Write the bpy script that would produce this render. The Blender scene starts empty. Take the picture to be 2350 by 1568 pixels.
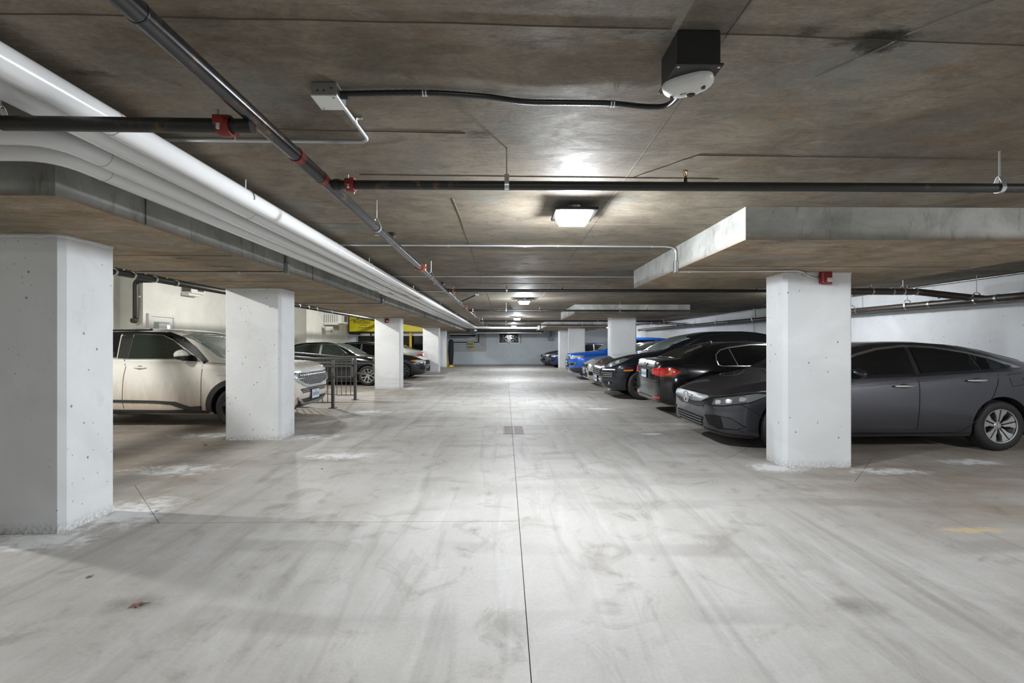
import bpy, bmesh, math, random
from mathutils import Vector, Matrix
from mathutils.bvhtree import BVHTree
random.seed(7)
scene = bpy.context.scene
C = bpy.context.collection
PI = math.pi

# ------------------------------------------------------------------ camera
cam_d = bpy.data.cameras.new('camera')
cam = bpy.data.objects.new('camera', cam_d)
C.objects.link(cam)
cam_d.sensor_width = 36.0
cam_d.lens = 36.0 * 1044 / 2350
cam_d.shift_y = 6.0 / 2350
cam_d.clip_start = 0.05
cam_d.clip_end = 200
cam.location = (0, 0, 1.37)
cam.rotation_euler = (PI / 2, 0, -math.atan(15 / 1044))
scene.camera = cam

# ------------------------------------------------------------------ exposure, world, lamps
scene.view_settings.view_transform = 'Standard'
scene.view_settings.look = 'None'
scene.view_settings.gamma = 1.0
scene.view_settings.use_curve_mapping = False
scene.view_settings.exposure = 2.0
world = bpy.data.worlds.new('world')
scene.world = world
world.use_nodes = True
world.node_tree.nodes['Background'].inputs['Color'].default_value = (0.9, 0.95, 1.0, 1)
world.node_tree.nodes['Background'].inputs['Strength'].default_value = 0.004

AISLE_W, SIDE_W, LEFT_W = 76.0, 24.0, 88.0
AISLE_COL, SIDE_COL, LEFT_COL = (0.90, 0.95, 1.0), (0.97, 0.98, 1.0), (1.0, 0.985, 0.93)
# lamp positions (x, y, z of the lens), lamp watts, colour; the fixtures are built around them further down
LAMPS = [(0.52, 3.45, 2.29, 'a'), (0.43, 10.45, 2.29, 'a'), (0.45, 17.4, 2.29, 'a'), (0.45, 24.6, 2.29, 'a'), (0.5, -3.6, 2.29, 'b'),
         (6.1, 1.4, 2.31, 'n'), (5.8, 8.9, 2.31, 's'), (5.0, 17.9, 2.31, 's'), (5.8, 25.9, 2.31, 's'),
         (-6.6, -3.8, 3.12, 'm'), (-6.5, 4.2, 3.12, 'k'), (-5.7, 12.2, 3.12, 'l'), (-5.7, 20.0, 3.12, 'l')]
for i, (x, y, z, k) in enumerate(LAMPS):
    ld = bpy.data.lights.new('lamp_light', 'POINT')
    ld.energy = {'a': AISLE_W, 's': SIDE_W, 'n': 62.0, 'b': 24.0, 'm': 14.0, 'k': 105.0, 'l': LEFT_W}[k]
    ld.color = {'a': AISLE_COL, 'b': AISLE_COL, 'm': LEFT_COL, 'k': LEFT_COL, 'n': SIDE_COL, 's': SIDE_COL, 'l': LEFT_COL}[k]
    ld.shadow_soft_size = 0.055
    lo = bpy.data.objects.new('lamp_light', ld)
    C.objects.link(lo)
    lo.location = (x, y, z - 0.015)

# ------------------------------------------------------------------ materials
def new_mat(name):
    m = bpy.data.materials.new(name)
    m.use_nodes = True
    nt = m.node_tree
    return m, nt, nt.nodes['Principled BSDF']

def sset(b, **k):
    for n, v in k.items():
        n = {'color': 'Base Color', 'rough': 'Roughness', 'metal': 'Metallic', 'coat': 'Coat Weight', 'coatr': 'Coat Roughness',
             'spec': 'Specular IOR Level', 'emit': 'Emission Color', 'emits': 'Emission Strength', 'trans': 'Transmission Weight', 'ior': 'IOR', 'alpha': 'Alpha'}[n]
        if isinstance(v, tuple) and len(v) == 3: v = v + (1,)
        b.inputs[n].default_value = v

class NT:
    """tiny node helper"""
    def __init__(s, nt): s.nt = nt
    def n(s, t, **k):
        x = s.nt.nodes.new(t)
        for a, v in k.items(): setattr(x, a, v)
        return x
    def l(s, a, b): s.nt.links.new(a, b)
    def pos(s): return s.n('ShaderNodeNewGeometry').outputs['Position']
    def objco(s): return s.n('ShaderNodeTexCoord').outputs['Object']
    def scale(s, v, sc):
        m = s.n('ShaderNodeMapping'); m.inputs['Scale'].default_value = sc; s.l(v, m.inputs['Vector']); return m.outputs[0]
    def noise(s, v, scale, detail=4, rough=.55, dist=0):
        x = s.n('ShaderNodeTexNoise'); x.inputs['Scale'].default_value = scale; x.inputs['Detail'].default_value = detail
        x.inputs['Roughness'].default_value = rough; x.inputs['Distortion'].default_value = dist; s.l(v, x.inputs['Vector']); return x.outputs[0]
    def ramp(s, v, stops):
        r = s.n('ShaderNodeValToRGB'); e = r.color_ramp.elements
        while len(e) < len(stops): e.new(.5)
        for q, (p, c) in zip(e, stops):
            q.position = p; q.color = (c, c, c, 1) if not isinstance(c, tuple) else c + (1,)
        s.l(v, r.inputs[0]); return r.outputs[0]
    def mix(s, f, a, b, mode='MIX'):
        x = s.n('ShaderNodeMix', data_type='RGBA', blend_type=mode)
        for i, v in ((0, f), (6, a), (7, b)):
            if isinstance(v, (int, float)): x.inputs[i].default_value = v
            elif isinstance(v, tuple): x.inputs[i].default_value = v + (1,)
            else: s.l(v, x.inputs[i])
        return x.outputs[2]
    def math(s, op, a, b=0.0, clamp=False):
        x = s.n('ShaderNodeMath', operation=op); x.use_clamp = clamp
        for i, v in ((0, a), (1, b)):
            if isinstance(v, (int, float)): x.inputs[i].default_value = v
            else: s.l(v, x.inputs[i])
        return x.outputs[0]
    def bump(s, h, strength, dist, bsdf):
        b = s.n('ShaderNodeBump'); b.inputs['Strength'].default_value = strength; b.inputs['Distance'].default_value = dist
        s.l(h, b.inputs['Height']); s.l(b.outputs[0], bsdf.inputs['Normal'])
    def blob(s, p, c, rx, ry):
        m = s.n('ShaderNodeMapping', vector_type='POINT')
        m.inputs['Location'].default_value = (-c[0] / rx, -c[1] / ry, 0); m.inputs['Scale'].default_value = (1 / rx, 1 / ry, 0)
        s.l(p, m.inputs['Vector'])
        d = s.n('ShaderNodeVectorMath', operation='LENGTH'); s.l(m.outputs[0], d.inputs[0])
        return s.math('SUBTRACT', 1.0, d.outputs['Value'], True)

def plain(name, color, rough=.5, metal=0.0, **k):
    m, nt, b = new_mat(name); sset(b, color=color, rough=rough, metal=metal, **k); return m

def mat_floor():
    m, nt, b = new_mat('floor_concrete'); N = NT(nt); p = N.pos()
    big = N.noise(p, .55, 6, .6, .6)
    mid = N.noise(p, 2.6, 8, .65, 1.2)
    fine = N.noise(p, 55, 4, .7)
    col = N.mix(N.ramp(big, [(.35, 0.), (.68, 1.)]), (.385, .368, .343), (.53, .518, .50))
    col = N.mix(N.ramp(mid, [(.30, .75), (.46, 0.), (1, 0.)]), col, (.27, .25, .222))
    col = N.mix(N.ramp(mid, [(.55, 0.), (.75, .5)]), col, (.56, .555, .55))
    # traffic streaks along and across the aisle
    st = N.noise(N.scale(p, (5.0, .55, 1)), 1.0, 6, .6, .35)
    col = N.mix(N.ramp(st, [(.50, 0.), (.66, .34)]), col, (.57, .565, .56))
    st2 = N.noise(N.scale(p, (3.2, .32, 1)), 1.7, 5, .6, .8)
    col = N.mix(N.ramp(st2, [(.52, 0.), (.70, .42)]), col, (.24, .228, .21))
    # tyre arcs
    w = N.n('ShaderNodeTexWave', wave_type='RINGS'); w.inputs['Scale'].default_value = .42; w.inputs['Distortion'].default_value = 5.0
    w.inputs['Detail'].default_value = 3; w.inputs['Detail Scale'].default_value = .5
    mp = N.n('ShaderNodeMapping'); mp.inputs['Location'].default_value = (-7.0, 1.0, 0); N.l(p, mp.inputs['Vector']); N.l(mp.outputs[0], w.inputs['Vector'])
    arcs = N.math('MULTIPLY', N.ramp(w.outputs['Fac'], [(.82, 0.), (.95, .45)]), N.ramp(N.noise(p, 1.1, 2), [(.45, 0.), (.62, 1.)]))
    col = N.mix(arcs, col, (.27, .255, .24))
    # browner dirt inside the parking bays
    sx = N.n('ShaderNodeSeparateXYZ'); N.l(p, sx.inputs[0])
    ax = N.math('ABSOLUTE', N.math('ADD', sx.outputs[0], .2))
    bay = N.math('MULTIPLY', N.math('MULTIPLY', N.math('SUBTRACT', ax, 2.0), .5, True), N.ramp(N.noise(N.scale(p, (1, 2.4, 1)), .9, 6, .65), [(.33, .1), (.62, .85)]))
    far = N.math('MULTIPLY', N.math('SUBTRACT', sx.outputs[1], 2.9), 1.2, True)
    bay = N.math('MULTIPLY', bay, far)
    col = N.mix(bay, col, (.29, .238, .185))
    # white salt blooms near the column feet
    salt = None
    for c, rx, ry in [((-3.05, 3.75), .75, .75), ((-3.3, 3.2), 1.0, .35), ((-3.6, 5.0), 1.0, .5), ((-4.2, 6.9), 1.6, .45), ((-2.9, 6.75), .75, .45), ((-2.0, 5.6), .9, .35), ((-2.7, 9.2), .9, .5),
                      ((3.0, 5.0), .65, .4), ((4.1, 4.85), .8, .3), ((5.4, 5.2), .75, .28), ((2.2, 6.9), .5, .14), ((2.0, 9.6), .7, .25), ((2.6, 13.0), 1.2, .3), ((-2.9, 14.2), .9, .8)]:
        q = N.blob(p, c, rx, ry); salt = q if salt is None else N.math('MAXIMUM', salt, q)
    sn = N.noise(p, 3.4, 10, .68, 1.6)
    sn = N.math('ADD', N.math('MULTIPLY', sn, .7), N.math('MULTIPLY', N.noise(N.scale(p, (1, 2.2, 1)), 11, 8, .75, .8), .35))
    saltm = N.ramp(N.math('MULTIPLY', N.math('POWER', salt, .45), sn), [(.37, 0.), (.43, .35), (.50, .9)])
    col = N.mix(saltm, col, (.78, .79, .80))
    # faint worn yellow paint by the right bay
    yel = N.blob(p, (3.45, 3.3), .62, .14)
    col = N.mix(N.ramp(N.math('MULTIPLY', yel, N.noise(N.scale(p, (1, 3, 1)), 9, 8, .75)), [(.27, 0.), (.42, .45)]), col, (.85, .62, .22))
    dk = N.blob(p, (-1.95, 2.42), .32, .2)
    dk2 = N.blob(p, (1.85, 2.35), .36, .16)
    col = N.mix(N.ramp(N.math('MULTIPLY', N.math('MAXIMUM', dk, dk2), N.noise(p, 8, 5)), [(.2, 0.), (.5, .6)]), col, (.16, .152, .14))
    # grit
    v = N.n('ShaderNodeTexVoronoi'); v.inputs['Scale'].default_value = 26; N.l(p, v.inputs['Vector'])
    vr = N.math('MULTIPLY', N.ramp(v.outputs['Distance'], [(.0, 1.), (.055, 0.)]), N.ramp(v.outputs['Color'], [(.78, 0.), (.84, .8)]))
    col = N.mix(vr, col, (.10, .09, .08))
    col = N.mix(.28, col, N.ramp(fine, [(.2, .30), (.8, .62)]), 'OVERLAY')
    N.l(col, b.inputs['Base Color'])
    N.l(N.ramp(big, [(.3, .70), (.7, .58)]), b.inputs['Roughness'])
    sset(b, spec=.22)
    N.bump(N.math('ADD', N.math('MULTIPLY', fine, .3), mid), .12, .01, b)
    return m

def mat_ceiling(name, base=(.225, .192, .148), rust=.5):
    m, nt, b = new_mat(name); N = NT(nt); p = N.pos()
    big = N.noise(p, .8, 6, .62, .8)
    blot = N.noise(N.scale(p, (1.0, 1.7, 1)), 3.4, 12, .74, .7)
    st = N.noise(N.scale(p, (1.0, 6.5, 3)), 2.4, 12, .76, 1.0)
    grain = N.noise(N.scale(p, (1.0, 2.2, 1)), 42, 6, .75)
    lo = tuple(c * .66 for c in base); hi = tuple(c * 1.22 for c in base)
    col = N.mix(N.ramp(big, [(.36, 0.), (.64, 1.)]), lo, hi)
    col = N.mix(N.ramp(blot, [(.32, .75), (.50, 0.)]), col, tuple(c * .52 for c in base))
    col = N.mix(N.ramp(blot, [(.54, 0.), (.72, .6)]), col, (base[0] * 1.5, base[1] * 1.55, base[2] * 1.65))
    col = N.mix(N.ramp(st, [(.38, .45), (.50, 0.)]), col, tuple(c * .6 for c in base))
    col = N.mix(N.ramp(st, [(.55, 0.), (.75, .4)]), col, (base[0] * 1.5, base[1] * 1.5, base[2] * 1.5))
    cool = N.noise(p, 1.5, 4)
    col = N.mix(N.ramp(cool, [(.50, 0.), (.68, .55)]), col, (.185, .195, .185))
    rs = N.noise(N.scale(p, (1, 2.0, 1)), 2.1, 9, .72, 1)
    col = N.mix(N.ramp(rs, [(.54, 0.), (.70, rust * .8)]), col, (.25, .135, .055))
    dk = N.noise(N.scale(p, (1.0, 2.6, 1)), 1.1, 7, .7)
    col = N.mix(N.ramp(dk, [(.62, 0.), (.70, .75)]), col, (.035, .03, .022))
    bl = N.blob(p, (1.30, 1.56), .16, .12)
    col = N.mix(N.ramp(N.math('MULTIPLY', bl, N.noise(p, 22, 6, .8)), [(.18, 0.), (.30, .85)]), col, (.02, .02, .015))
    col = N.mix(.55, col, N.ramp(grain, [(.25, .28), (.75, .72)]), 'OVERLAY')
    N.l(col, b.inputs['Base Color'])
    sset(b, spec=.13)
    N.l(N.ramp(blot, [(.3, .85), (.7, .58)]), b.inputs['Roughness'])
    N.bump(N.math('ADD', st, N.math('MULTIPLY', grain, .5)), .22, .008, b)
    return m

def mat_beamside():
    m, nt, b = new_mat('beam_side_concrete'); N = NT(nt); p = N.pos()
    n1 = N.noise(p, 2.2, 8, .65, .6); n2 = N.noise(N.scale(p, (1, 1, .25)), 14, 6, .7)
    col = N.mix(N.ramp(n1, [(.35, 0.), (.65, 1.)]), (.25, .25, .228), (.43, .435, .41))
    col = N.mix(N.ramp(n2, [(.30, .7), (.45, 0.)]), col, (.13, .125, .10))
    sz = N.n('ShaderNodeSeparateXYZ'); N.l(p, sz.inputs[0])
    low = N.math('MULTIPLY', N.math('SUBTRACT', 2.20, sz.outputs[2]), 24., True)
    col = N.mix(N.math('MULTIPLY', low, N.ramp(n1, [(.36, 0.), (.55, .85)])), col, (.22, .11, .04))
    N.l(col, b.inputs['Base Color']); sset(b, rough=.75)
    N.bump(n2, .25, .01, b)
    return m

def mat_paint(name, base, pit=.8, warm=None, pitscale=9.0, grime=True):
    """white painted concrete: bug holes, scuffs, grime at the foot"""
    m, nt, b = new_mat(name); N = NT(nt); p = N.pos()
    n1 = N.noise(p, 1.3, 6, .6, .8)
    col = N.mix(N.ramp(n1, [(.36, 0.), (.62, 1.)]), tuple(c * .90 for c in base), base)
    v = N.n('ShaderNodeTexVoronoi'); v.inputs['Scale'].default_value = pitscale
    N.l(N.scale(p, (1, 1, .8)), v.inputs['Vector'])
    dd = N.math('ADD', v.outputs['Distance'], N.math('MULTIPLY', N.noise(p, 60, 3), .10))
    sel = N.ramp(v.outputs['Color'], [(.36, 0.), (.40, 1.)])
    pits = N.math('MULTIPLY', N.ramp(dd, [(.105, 1.), (.135, 0.)]), sel)
    v2 = N.n('ShaderNodeTexVoronoi'); v2.inputs['Scale'].default_value = pitscale * 2.7; N.l(p, v2.inputs['Vector'])
    pits2 = N.math('MULTIPLY', N.ramp(v2.outputs['Distance'], [(.10, 1.), (.15, 0.)]), N.ramp(v2.outputs['Color'], [(.60, 0.), (.64, 1.)]))
    pits = N.math('MULTIPLY', N.math('MAXIMUM', pits, N.math('MULTIPLY', pits2, N.ramp(N.noise(p, 1.8, 2), [(.5, 0.), (.6, .9)]))), pit)
    if grime:
        sz = N.n('ShaderNodeSeparateXYZ'); N.l(p, sz.inputs[0])
        low = N.math('SUBTRACT', 1.0, N.math('MULTIPLY', sz.outputs[2], 11.), True)
        gr = N.math('MULTIPLY', low, N.ramp(N.noise(p, 45, 8, .8), [(.44, 0.), (.60, .9)]))
        col = N.mix(gr, col, (.22, .19, .15))
        sc = N.ramp(N.noise(N.scale(p, (1, 1, .5)), 2.1, 7, .7), [(.60, 0.), (.68, .30)])
        col = N.mix(sc, col, (.50, .49, .46))
    col = N.mix(pits, col, (.13, .12, .11))
    N.l(col, b.inputs['Base Color']); sset(b, rough=.48, spec=.4)
    N.bump(N.math('SUBTRACT', N.math('MULTIPLY', N.noise(p, 5, 5), .5), pits), .35, .006, b)
    return m

def mat_pipe(name, base, rough, rust, metal=.0):
    m, nt, b = new_mat(name); N = NT(nt); p = N.pos()
    n = N.noise(p, 14, 6, .7); n2 = N.noise(p, 3.2, 2)
    f = N.math('MULTIPLY', N.ramp(n, [(.54, 0.), (.66, 1.)]), N.ramp(n2, [(.47, 0.), (.6, rust)]))
    N.l(N.mix(f, base, (.38, .20, .06)), b.inputs['Base Color'])
    sset(b, rough=rough, metal=metal, spec=.6)
    return m

def mat_car(name, color, metal=.5, rough=.35, dirt=0.0, dirtc=(.30, .27, .235), coat=1.0):
    m, nt, b = new_mat(name); N = NT(nt)
    col = color
    if dirt > 0:
        o = N.objco(); sz = N.n('ShaderNodeSeparateXYZ'); N.l(o, sz.inputs[0])
        n = N.noise(N.scale(o, (9, 3, 2.2)), 1.6, 6, .65)
        h = N.math('SUBTRACT', 1.0, N.math('MULTIPLY', N.math('SUBTRACT', sz.outputs[2], .32), 1.9), True)
        f = N.math('MULTIPLY', N.math('ADD', h, N.math('SUBTRACT', n, .5), True), dirt, True)
        x = N.mix(f, color, dirtc); N.l(x, b.inputs['Base Color'])
        N.l(N.math('ADD', N.math('MULTIPLY', f, .45), rough, True), b.inputs['Roughness'])
        N.l(N.math('SUBTRACT', coat, N.math('MULTIPLY', f, 1.3), True), b.inputs['Coat Weight'])
    else:
        sset(b, color=color, rough=rough, coat=coat)
    sset(b, metal=metal, coatr=.04)
    return m

M = {}
M['floor'] = mat_floor()
M['gap'] = plain('joint_base_dark', (.05, .045, .04), .9)  # dark base that shows in the slab joints and under the drain bars
M['ceil'] = mat_ceiling('ceiling_concrete')
M['ceil_drop'] = mat_ceiling('drop_panel_concrete', (.37, .295, .21), .95)
M['beam'] = mat_beamside()
M['white'] = mat_paint('column_paint', (.77, .79, .80))
M['wallp'] = mat_paint('wall_paint', (.72, .75, .775), .85, pitscale=10)
M['wallfar'] = mat_paint('far_wall_paint', (.60, .655, .69), .6, pitscale=5)
M['walll'] = mat_paint('smooth_wall_paint', (.80, .80, .74), .0, grime=False)
M['seam'] = plain('seam_fin', (.10, .085, .065), .8)
M['seaml'] = plain('seam_fin_light', (.30, .27, .22), .8)
M['pvc'] = plain('white_pvc', (.78, .78, .78), .16, spec=.6)
M['pvcring'] = plain('pvc_joint', (.60, .60, .59), .3)
M['blackpipe'] = mat_pipe('black_steel_pipe', (.010, .0095, .009), .42, .25)
M['mainpipe'] = mat_pipe('oiled_steel_pipe', (.065, .065, .07), .22, .9, .75)
M['drainpipe'] = mat_pipe('cast_iron_pipe', (.045, .036, .03), .42, .3)
M['galv'] = plain('galvanised_steel', (.62, .64, .65), .32, .85)
M['galvd'] = plain('dull_conduit', (.36, .37, .37), .38, .8)
M['redpaint'] = plain('red_coupling', (.20, .018, .012), .4)
M['orange'] = plain('orange_coupling', (.36, .07, .03), .4)
M['blackpl'] = plain('black_plastic', (.012, .012, .012), .42)
M['cladding'] = plain('grey_black_cladding', (.035, .035, .038), .55)
M['darkbox'] = plain('black_housing', (.014, .014, .014), .5)
M['offwhite'] = plain('white_plastic', (.72, .72, .69), .35)
M['lens_dark'] = plain('dark_lens', (.01, .01, .012), .08)
M['strobered'] = plain('strobe_red', (.24, .008, .012), .32)
M['clear'] = plain('strobe_lens', (.75, .75, .72), .15, metal=.4)
M['yellowlabel'] = plain('label_yellow', (.62, .42, .05), .5)
M['greenlabel'] = plain('label_green', (.02, .30, .28), .5)
M['signyellow'] = plain('sign_yellow', (.95, .82, .02), .45)
M['ink'] = plain('sign_ink', (.02, .02, .02), .5)
M['rail'] = plain('railing_grey', (.12, .125, .12), .35, .3)
M['brassy'] = plain('sprinkler_brass', (.34, .15, .05), .35, .6)
M['glassdark'] = plain('tinted_glass', (.008, .009, .010), .03, spec=.8)
M['glassgreen'] = plain('glass_painted_green_reflection', (.022, .032, .026), .03, spec=.9)  # greenish window reflections painted into the dark glass colour
M['glasspale'] = plain('glass_painted_pale_reflection', (.27, .33, .31), .04, spec=.9)  # pale reflection on the windscreens put into the base colour
M['chrome'] = plain('chrome', (.80, .81, .82), .12, 1.0)
M['satin'] = plain('satin_trim', (.62, .63, .64), .28, .9)
M['alloy'] = plain('alloy_silver', (.60, .60, .60), .30, .85)
M['alloydark'] = plain('dark_wheel_barrel', (.05, .047, .045), .5, .4)
M['bar'] = plain('brushed_bar', (.30, .31, .32), .45, .35)
M['rubber'] = plain('tyre_rubber', (.016, .016, .017), .62)
M['rubberd'] = plain('dusty_tyre_rubber', (.10, .09, .078), .8)
M['lampglass'] = plain('headlamp_glass', (.20, .215, .225), .08, .5, coat=1.0)
M['lampwhite'] = plain('headlamp_reflector', (.85, .87, .88), .12, .6, coat=1.0)
M['amber'] = plain('amber_lens', (.80, .22, .01), .15, coat=1.0)
M['redlens'] = plain('red_lens', (.62, .012, .012), .12, coat=1.0)
M['plate'] = plain('licence_plate', (.62, .68, .74), .4)
M['platetxt'] = plain('plate_ink', (.06, .10, .25), .5)
M['leaf'] = plain('dry_leaf', (.20, .095, .055), .8)
M['seamline'] = plain('panel_gap', (.004, .004, .004), .9)
M['lamp'] = plain('lit_lens', (1, 1, 1), .4, emit=(.93, .97, 1.0), emits=22.0)
M['charcoal'] = mat_car('dark_grey_paint', (.050, .051, .063), .6, .38)
M['black'] = mat_car('black_paint', (.006, .007, .009), .2, .2)
M['blackdust'] = mat_car('dusty_black_paint', (.009, .011, .015), .2, .16, .18, (.06, .06, .06))
M['navy'] = mat_car('blue_black_paint', (.010, .013, .020), .35, .2, .12, (.06, .06, .06))
M['whitecar'] = mat_car('cream_white_paint', (.90, .88, .82), .0, .25, .85, (.50, .39, .30))
M['bluecar'] = mat_car('bright_blue_paint', (.012, .13, .62), .35, .25)
M['deepblue'] = mat_car('deep_blue_paint', (.012, .02, .10), .35, .25)
M['silver'] = mat_car('silver_paint', (.55, .56, .56), .5, .3)
M['whitesil'] = mat_car('white_silver_paint', (.62, .61, .58), .2, .3, .3)
M['greycar'] = mat_car('mid_grey_paint', (.10, .11, .12), .6, .3)
M['curtain'] = plain('black_pad', (.008, .008, .008), .8)
M['yellowpaint'] = plain('yellow_paint', (.78, .55, .03), .5)
M['bluepad'] = plain('grey_blue_box', (.20, .26, .31), .5)
M['shop'] = plain('dark_shop_glass', (.006, .006, .007), .08)
M['blackrib'] = plain('ribbed_black_conduit', (.012, .013, .014), .3)
M['floorgrate'] = plain('cast_grate', (.13, .11, .09), .6, .4)

# ------------------------------------------------------------------ mesh helpers
class MB:
    def __init__(s): s.v = []; s.f = []; s.m = []
    def add(s, vs, fs, mi=0):
        k = len(s.v); s.v += [tuple(v) for v in vs]; s.f += [tuple(i + k for i in f) for f in fs]; s.m += [mi] * len(fs); return s
    def box(s, c, d, mi=0, rz=0.0):
        x, y, z = d[0] / 2, d[1] / 2, d[2] / 2; co, si = math.cos(rz), math.sin(rz)
        vs = [(c[0] + a * co - b_ * si, c[1] + a * si + b_ * co, c[2] + e) for a in (-x, x) for b_ in (-y, y) for e in (-z, z)]
        return s.add(vs, [(0, 1, 3, 2), (4, 6, 7, 5), (0, 4, 5, 1), (2, 3, 7, 6), (0, 2, 6, 4), (1, 5, 7, 3)], mi)
    def bb(s, a, b, mi=0): return s.box([(a[i] + b[i]) / 2 for i in range(3)], [abs(b[i] - a[i]) for i in range(3)], mi)
    def prism(s, poly, ax, lo, hi, mi=0):
        """poly = 2D outline; ax = axis of extrusion 0/1/2"""
        def P(u, v, w): return {0: (w, u, v), 1: (u, w, v), 2: (u, v, w)}[ax]
        n = len(poly); vs = [P(u, v, lo) for u, v in poly] + [P(u, v, hi) for u, v in poly]
        fs = [tuple(range(n))[::-1], tuple(range(n, 2 * n))] + [(i, (i + 1) % n, n + (i + 1) % n, n + i) for i in range(n)]
        return s.add(vs, fs, mi)
    def tube(s, pts, r, seg=12, mi=0, caps=True, rfun=None):
        pts = [Vector(p) for p in pts]; n = len(pts); T = []
        for i in range(n):
            t = (pts[min(i + 1, n - 1)] - pts[max(i - 1, 0)]); T.append(t.normalized() if t.length > 1e-9 else Vector((0, 0, 1)))
        up = Vector((0, 0, 1)) if abs(T[0].z) < .9 else Vector((1, 0, 0))
        a = T[0].cross(up).normalized(); vs = []
        for i in range(n):
            a = (a - T[i] * a.dot(T[i])).normalized(); b_ = T[i].cross(a); rr = rfun(i) if rfun else r
            for k in range(seg):
                t = 2 * PI * k / seg; vs.append(pts[i] + (a * math.cos(t) + b_ * math.sin(t)) * rr)
        fs = [(i * seg + k, i * seg + (k + 1) % seg, (i + 1) * seg + (k + 1) % seg, (i + 1) * seg + k) for i in range(n - 1) for k in range(seg)]
        if caps: fs += [tuple(range(seg))[::-1], tuple(range((n - 1) * seg, n * seg))]
        return s.add(vs, fs, mi)
    def lathe(s, prof, seg=24, axis='z', c=(0, 0, 0), mi=0, rmod=None):
        """prof = [(r, h)]"""
        vs = []; n = len(prof)
        for j in range(seg):
            t = 2 * PI * j / seg
            for i, (r, h) in enumerate(prof):
                if rmod: r = r + rmod(i, j)
                x, y = r * math.cos(t), r * math.sin(t)
                q = {'z': (x, y, h), 'y': (x, h, y), 'x': (h, x, y)}[axis]
                vs.append((q[0] + c[0], q[1] + c[1], q[2] + c[2]))
        fs = [(j * n + i, j * n + i + 1, ((j + 1) % seg) * n + i + 1, ((j + 1) % seg) * n + i) for j in range(seg) for i in range(n - 1)]
        return s.add(vs, fs, mi)
    def ell(s, c, r, seg=16, ring=10, mi=0, fn=None):
        vs = []
        for i in range(ring + 1):
            ph = PI * i / ring
            for j in range(seg):
                t = 2 * PI * j / seg
                q = (math.sin(ph) * math.cos(t), math.sin(ph) * math.sin(t), math.cos(ph))
                if fn: q = fn(q)
                vs.append((c[0] + r[0] * q[0], c[1] + r[1] * q[1], c[2] + r[2] * q[2]))
        fs = [(i * seg + j, (i + 1) * seg + j, (i + 1) * seg + (j + 1) % seg, i * seg + (j + 1) % seg) for i in range(ring) for j in range(seg)]
        return s.add(vs, fs, mi)
    def build(s, name, mats, parent=None, smooth=False, bevel=0.0, loc=None, rot=None):
        me = bpy.data.meshes.new(name); me.from_pydata(s.v, [], s.f)
        if not isinstance(mats, (list, tuple)): mats = [mats]
        for m in mats: me.materials.append(m)
        for p, mi in zip(me.polygons, s.m): p.material_index = mi
        bm = bmesh.new(); bm.from_mesh(me)
        if bevel == 0: bmesh.ops.remove_doubles(bm, verts=bm.verts, dist=1e-6)
        bmesh.ops.recalc_face_normals(bm, faces=bm.faces)
        if bevel:
            es = [e for e in bm.edges if len(e.link_faces) == 2 and e.calc_face_angle(0) > .6]
            bmesh.ops.bevel(bm, geom=es, offset=bevel, segments=2, affect='EDGES', profile=.5, clamp_overlap=True)
        bm.to_mesh(me); bm.free()
        if smooth:
            for p in me.polygons: p.use_smooth = True
            me.set_sharp_from_angle(angle=math.radians(38))
        o = bpy.data.objects.new(name, me); C.objects.link(o)
        if loc: o.location = loc
        if rot: o.rotation_euler = rot
        if parent: o.parent = parent
        return o

def tag(o, label=None, cat=None, group=None, kind=None):
    if label: o['label'] = label
    if cat: o['category'] = cat
    if group: o['group'] = group
    if kind: o['kind'] = kind
    return o
def empty(name, loc=(0, 0, 0), rz=0.0):
    o = bpy.data.objects.new(name, None); C.objects.link(o); o.location = loc; o.rotation_euler = (0, 0, rz); o.empty_display_size = .1; return o
def fillet(pts, r, n=6):
    pts = [Vector(p) for p in pts]; out = [pts[0]]
    for i in range(1, len(pts) - 1):
        a, b_, c = pts[i - 1], pts[i], pts[i + 1]
        u, v = (a - b_).normalized(), (c - b_).normalized(); ang = u.angle(v)
        if ang > 3.10: out.append(b_); continue
        d = min(r / math.tan(ang / 2), (a - b_).length * .49, (c - b_).length * .49)
        p0, p1 = b_ + u * d, b_ + v * d
        for k in range(n + 1):
            t = k / n; out.append(p0 * (1 - t) ** 2 + b_ * 2 * t * (1 - t) + p1 * t * t)
    out.append(pts[-1]); return out
def text_mesh(txt, size, depth, name, mat, parent, M4):
    cu = bpy.data.curves.new(name, 'FONT'); cu.body = txt; cu.size = size; cu.extrude = depth; cu.align_x = 'LEFT'
    ob = bpy.data.objects.new(name, cu); C.objects.link(ob)
    bpy.context.view_layer.update()
    dg = bpy.context.evaluated_depsgraph_get(); me = bpy.data.meshes.new_from_object(ob.evaluated_get(dg))
    bpy.data.objects.remove(ob); bpy.data.curves.remove(cu)
    me.transform(M4); me.materials.clear(); me.materials.append(mat)
    o = bpy.data.objects.new(name, me); C.objects.link(o); o.parent = parent; return o

# ================================================================== THE SHELL
ZC, ZP, ZL = 2.417, 2.165, 3.30      # main ceiling, underside of dropped slabs, higher ceiling over the left bays
XL0, XL1, XR = -9.35, -8.8, 7.5      # left wall (set back / proud), right wall
XPL0, XPL1 = -4.04, -2.41            # dropped strip over the left column line
YB, YF = -7.0, 30.4

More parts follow.
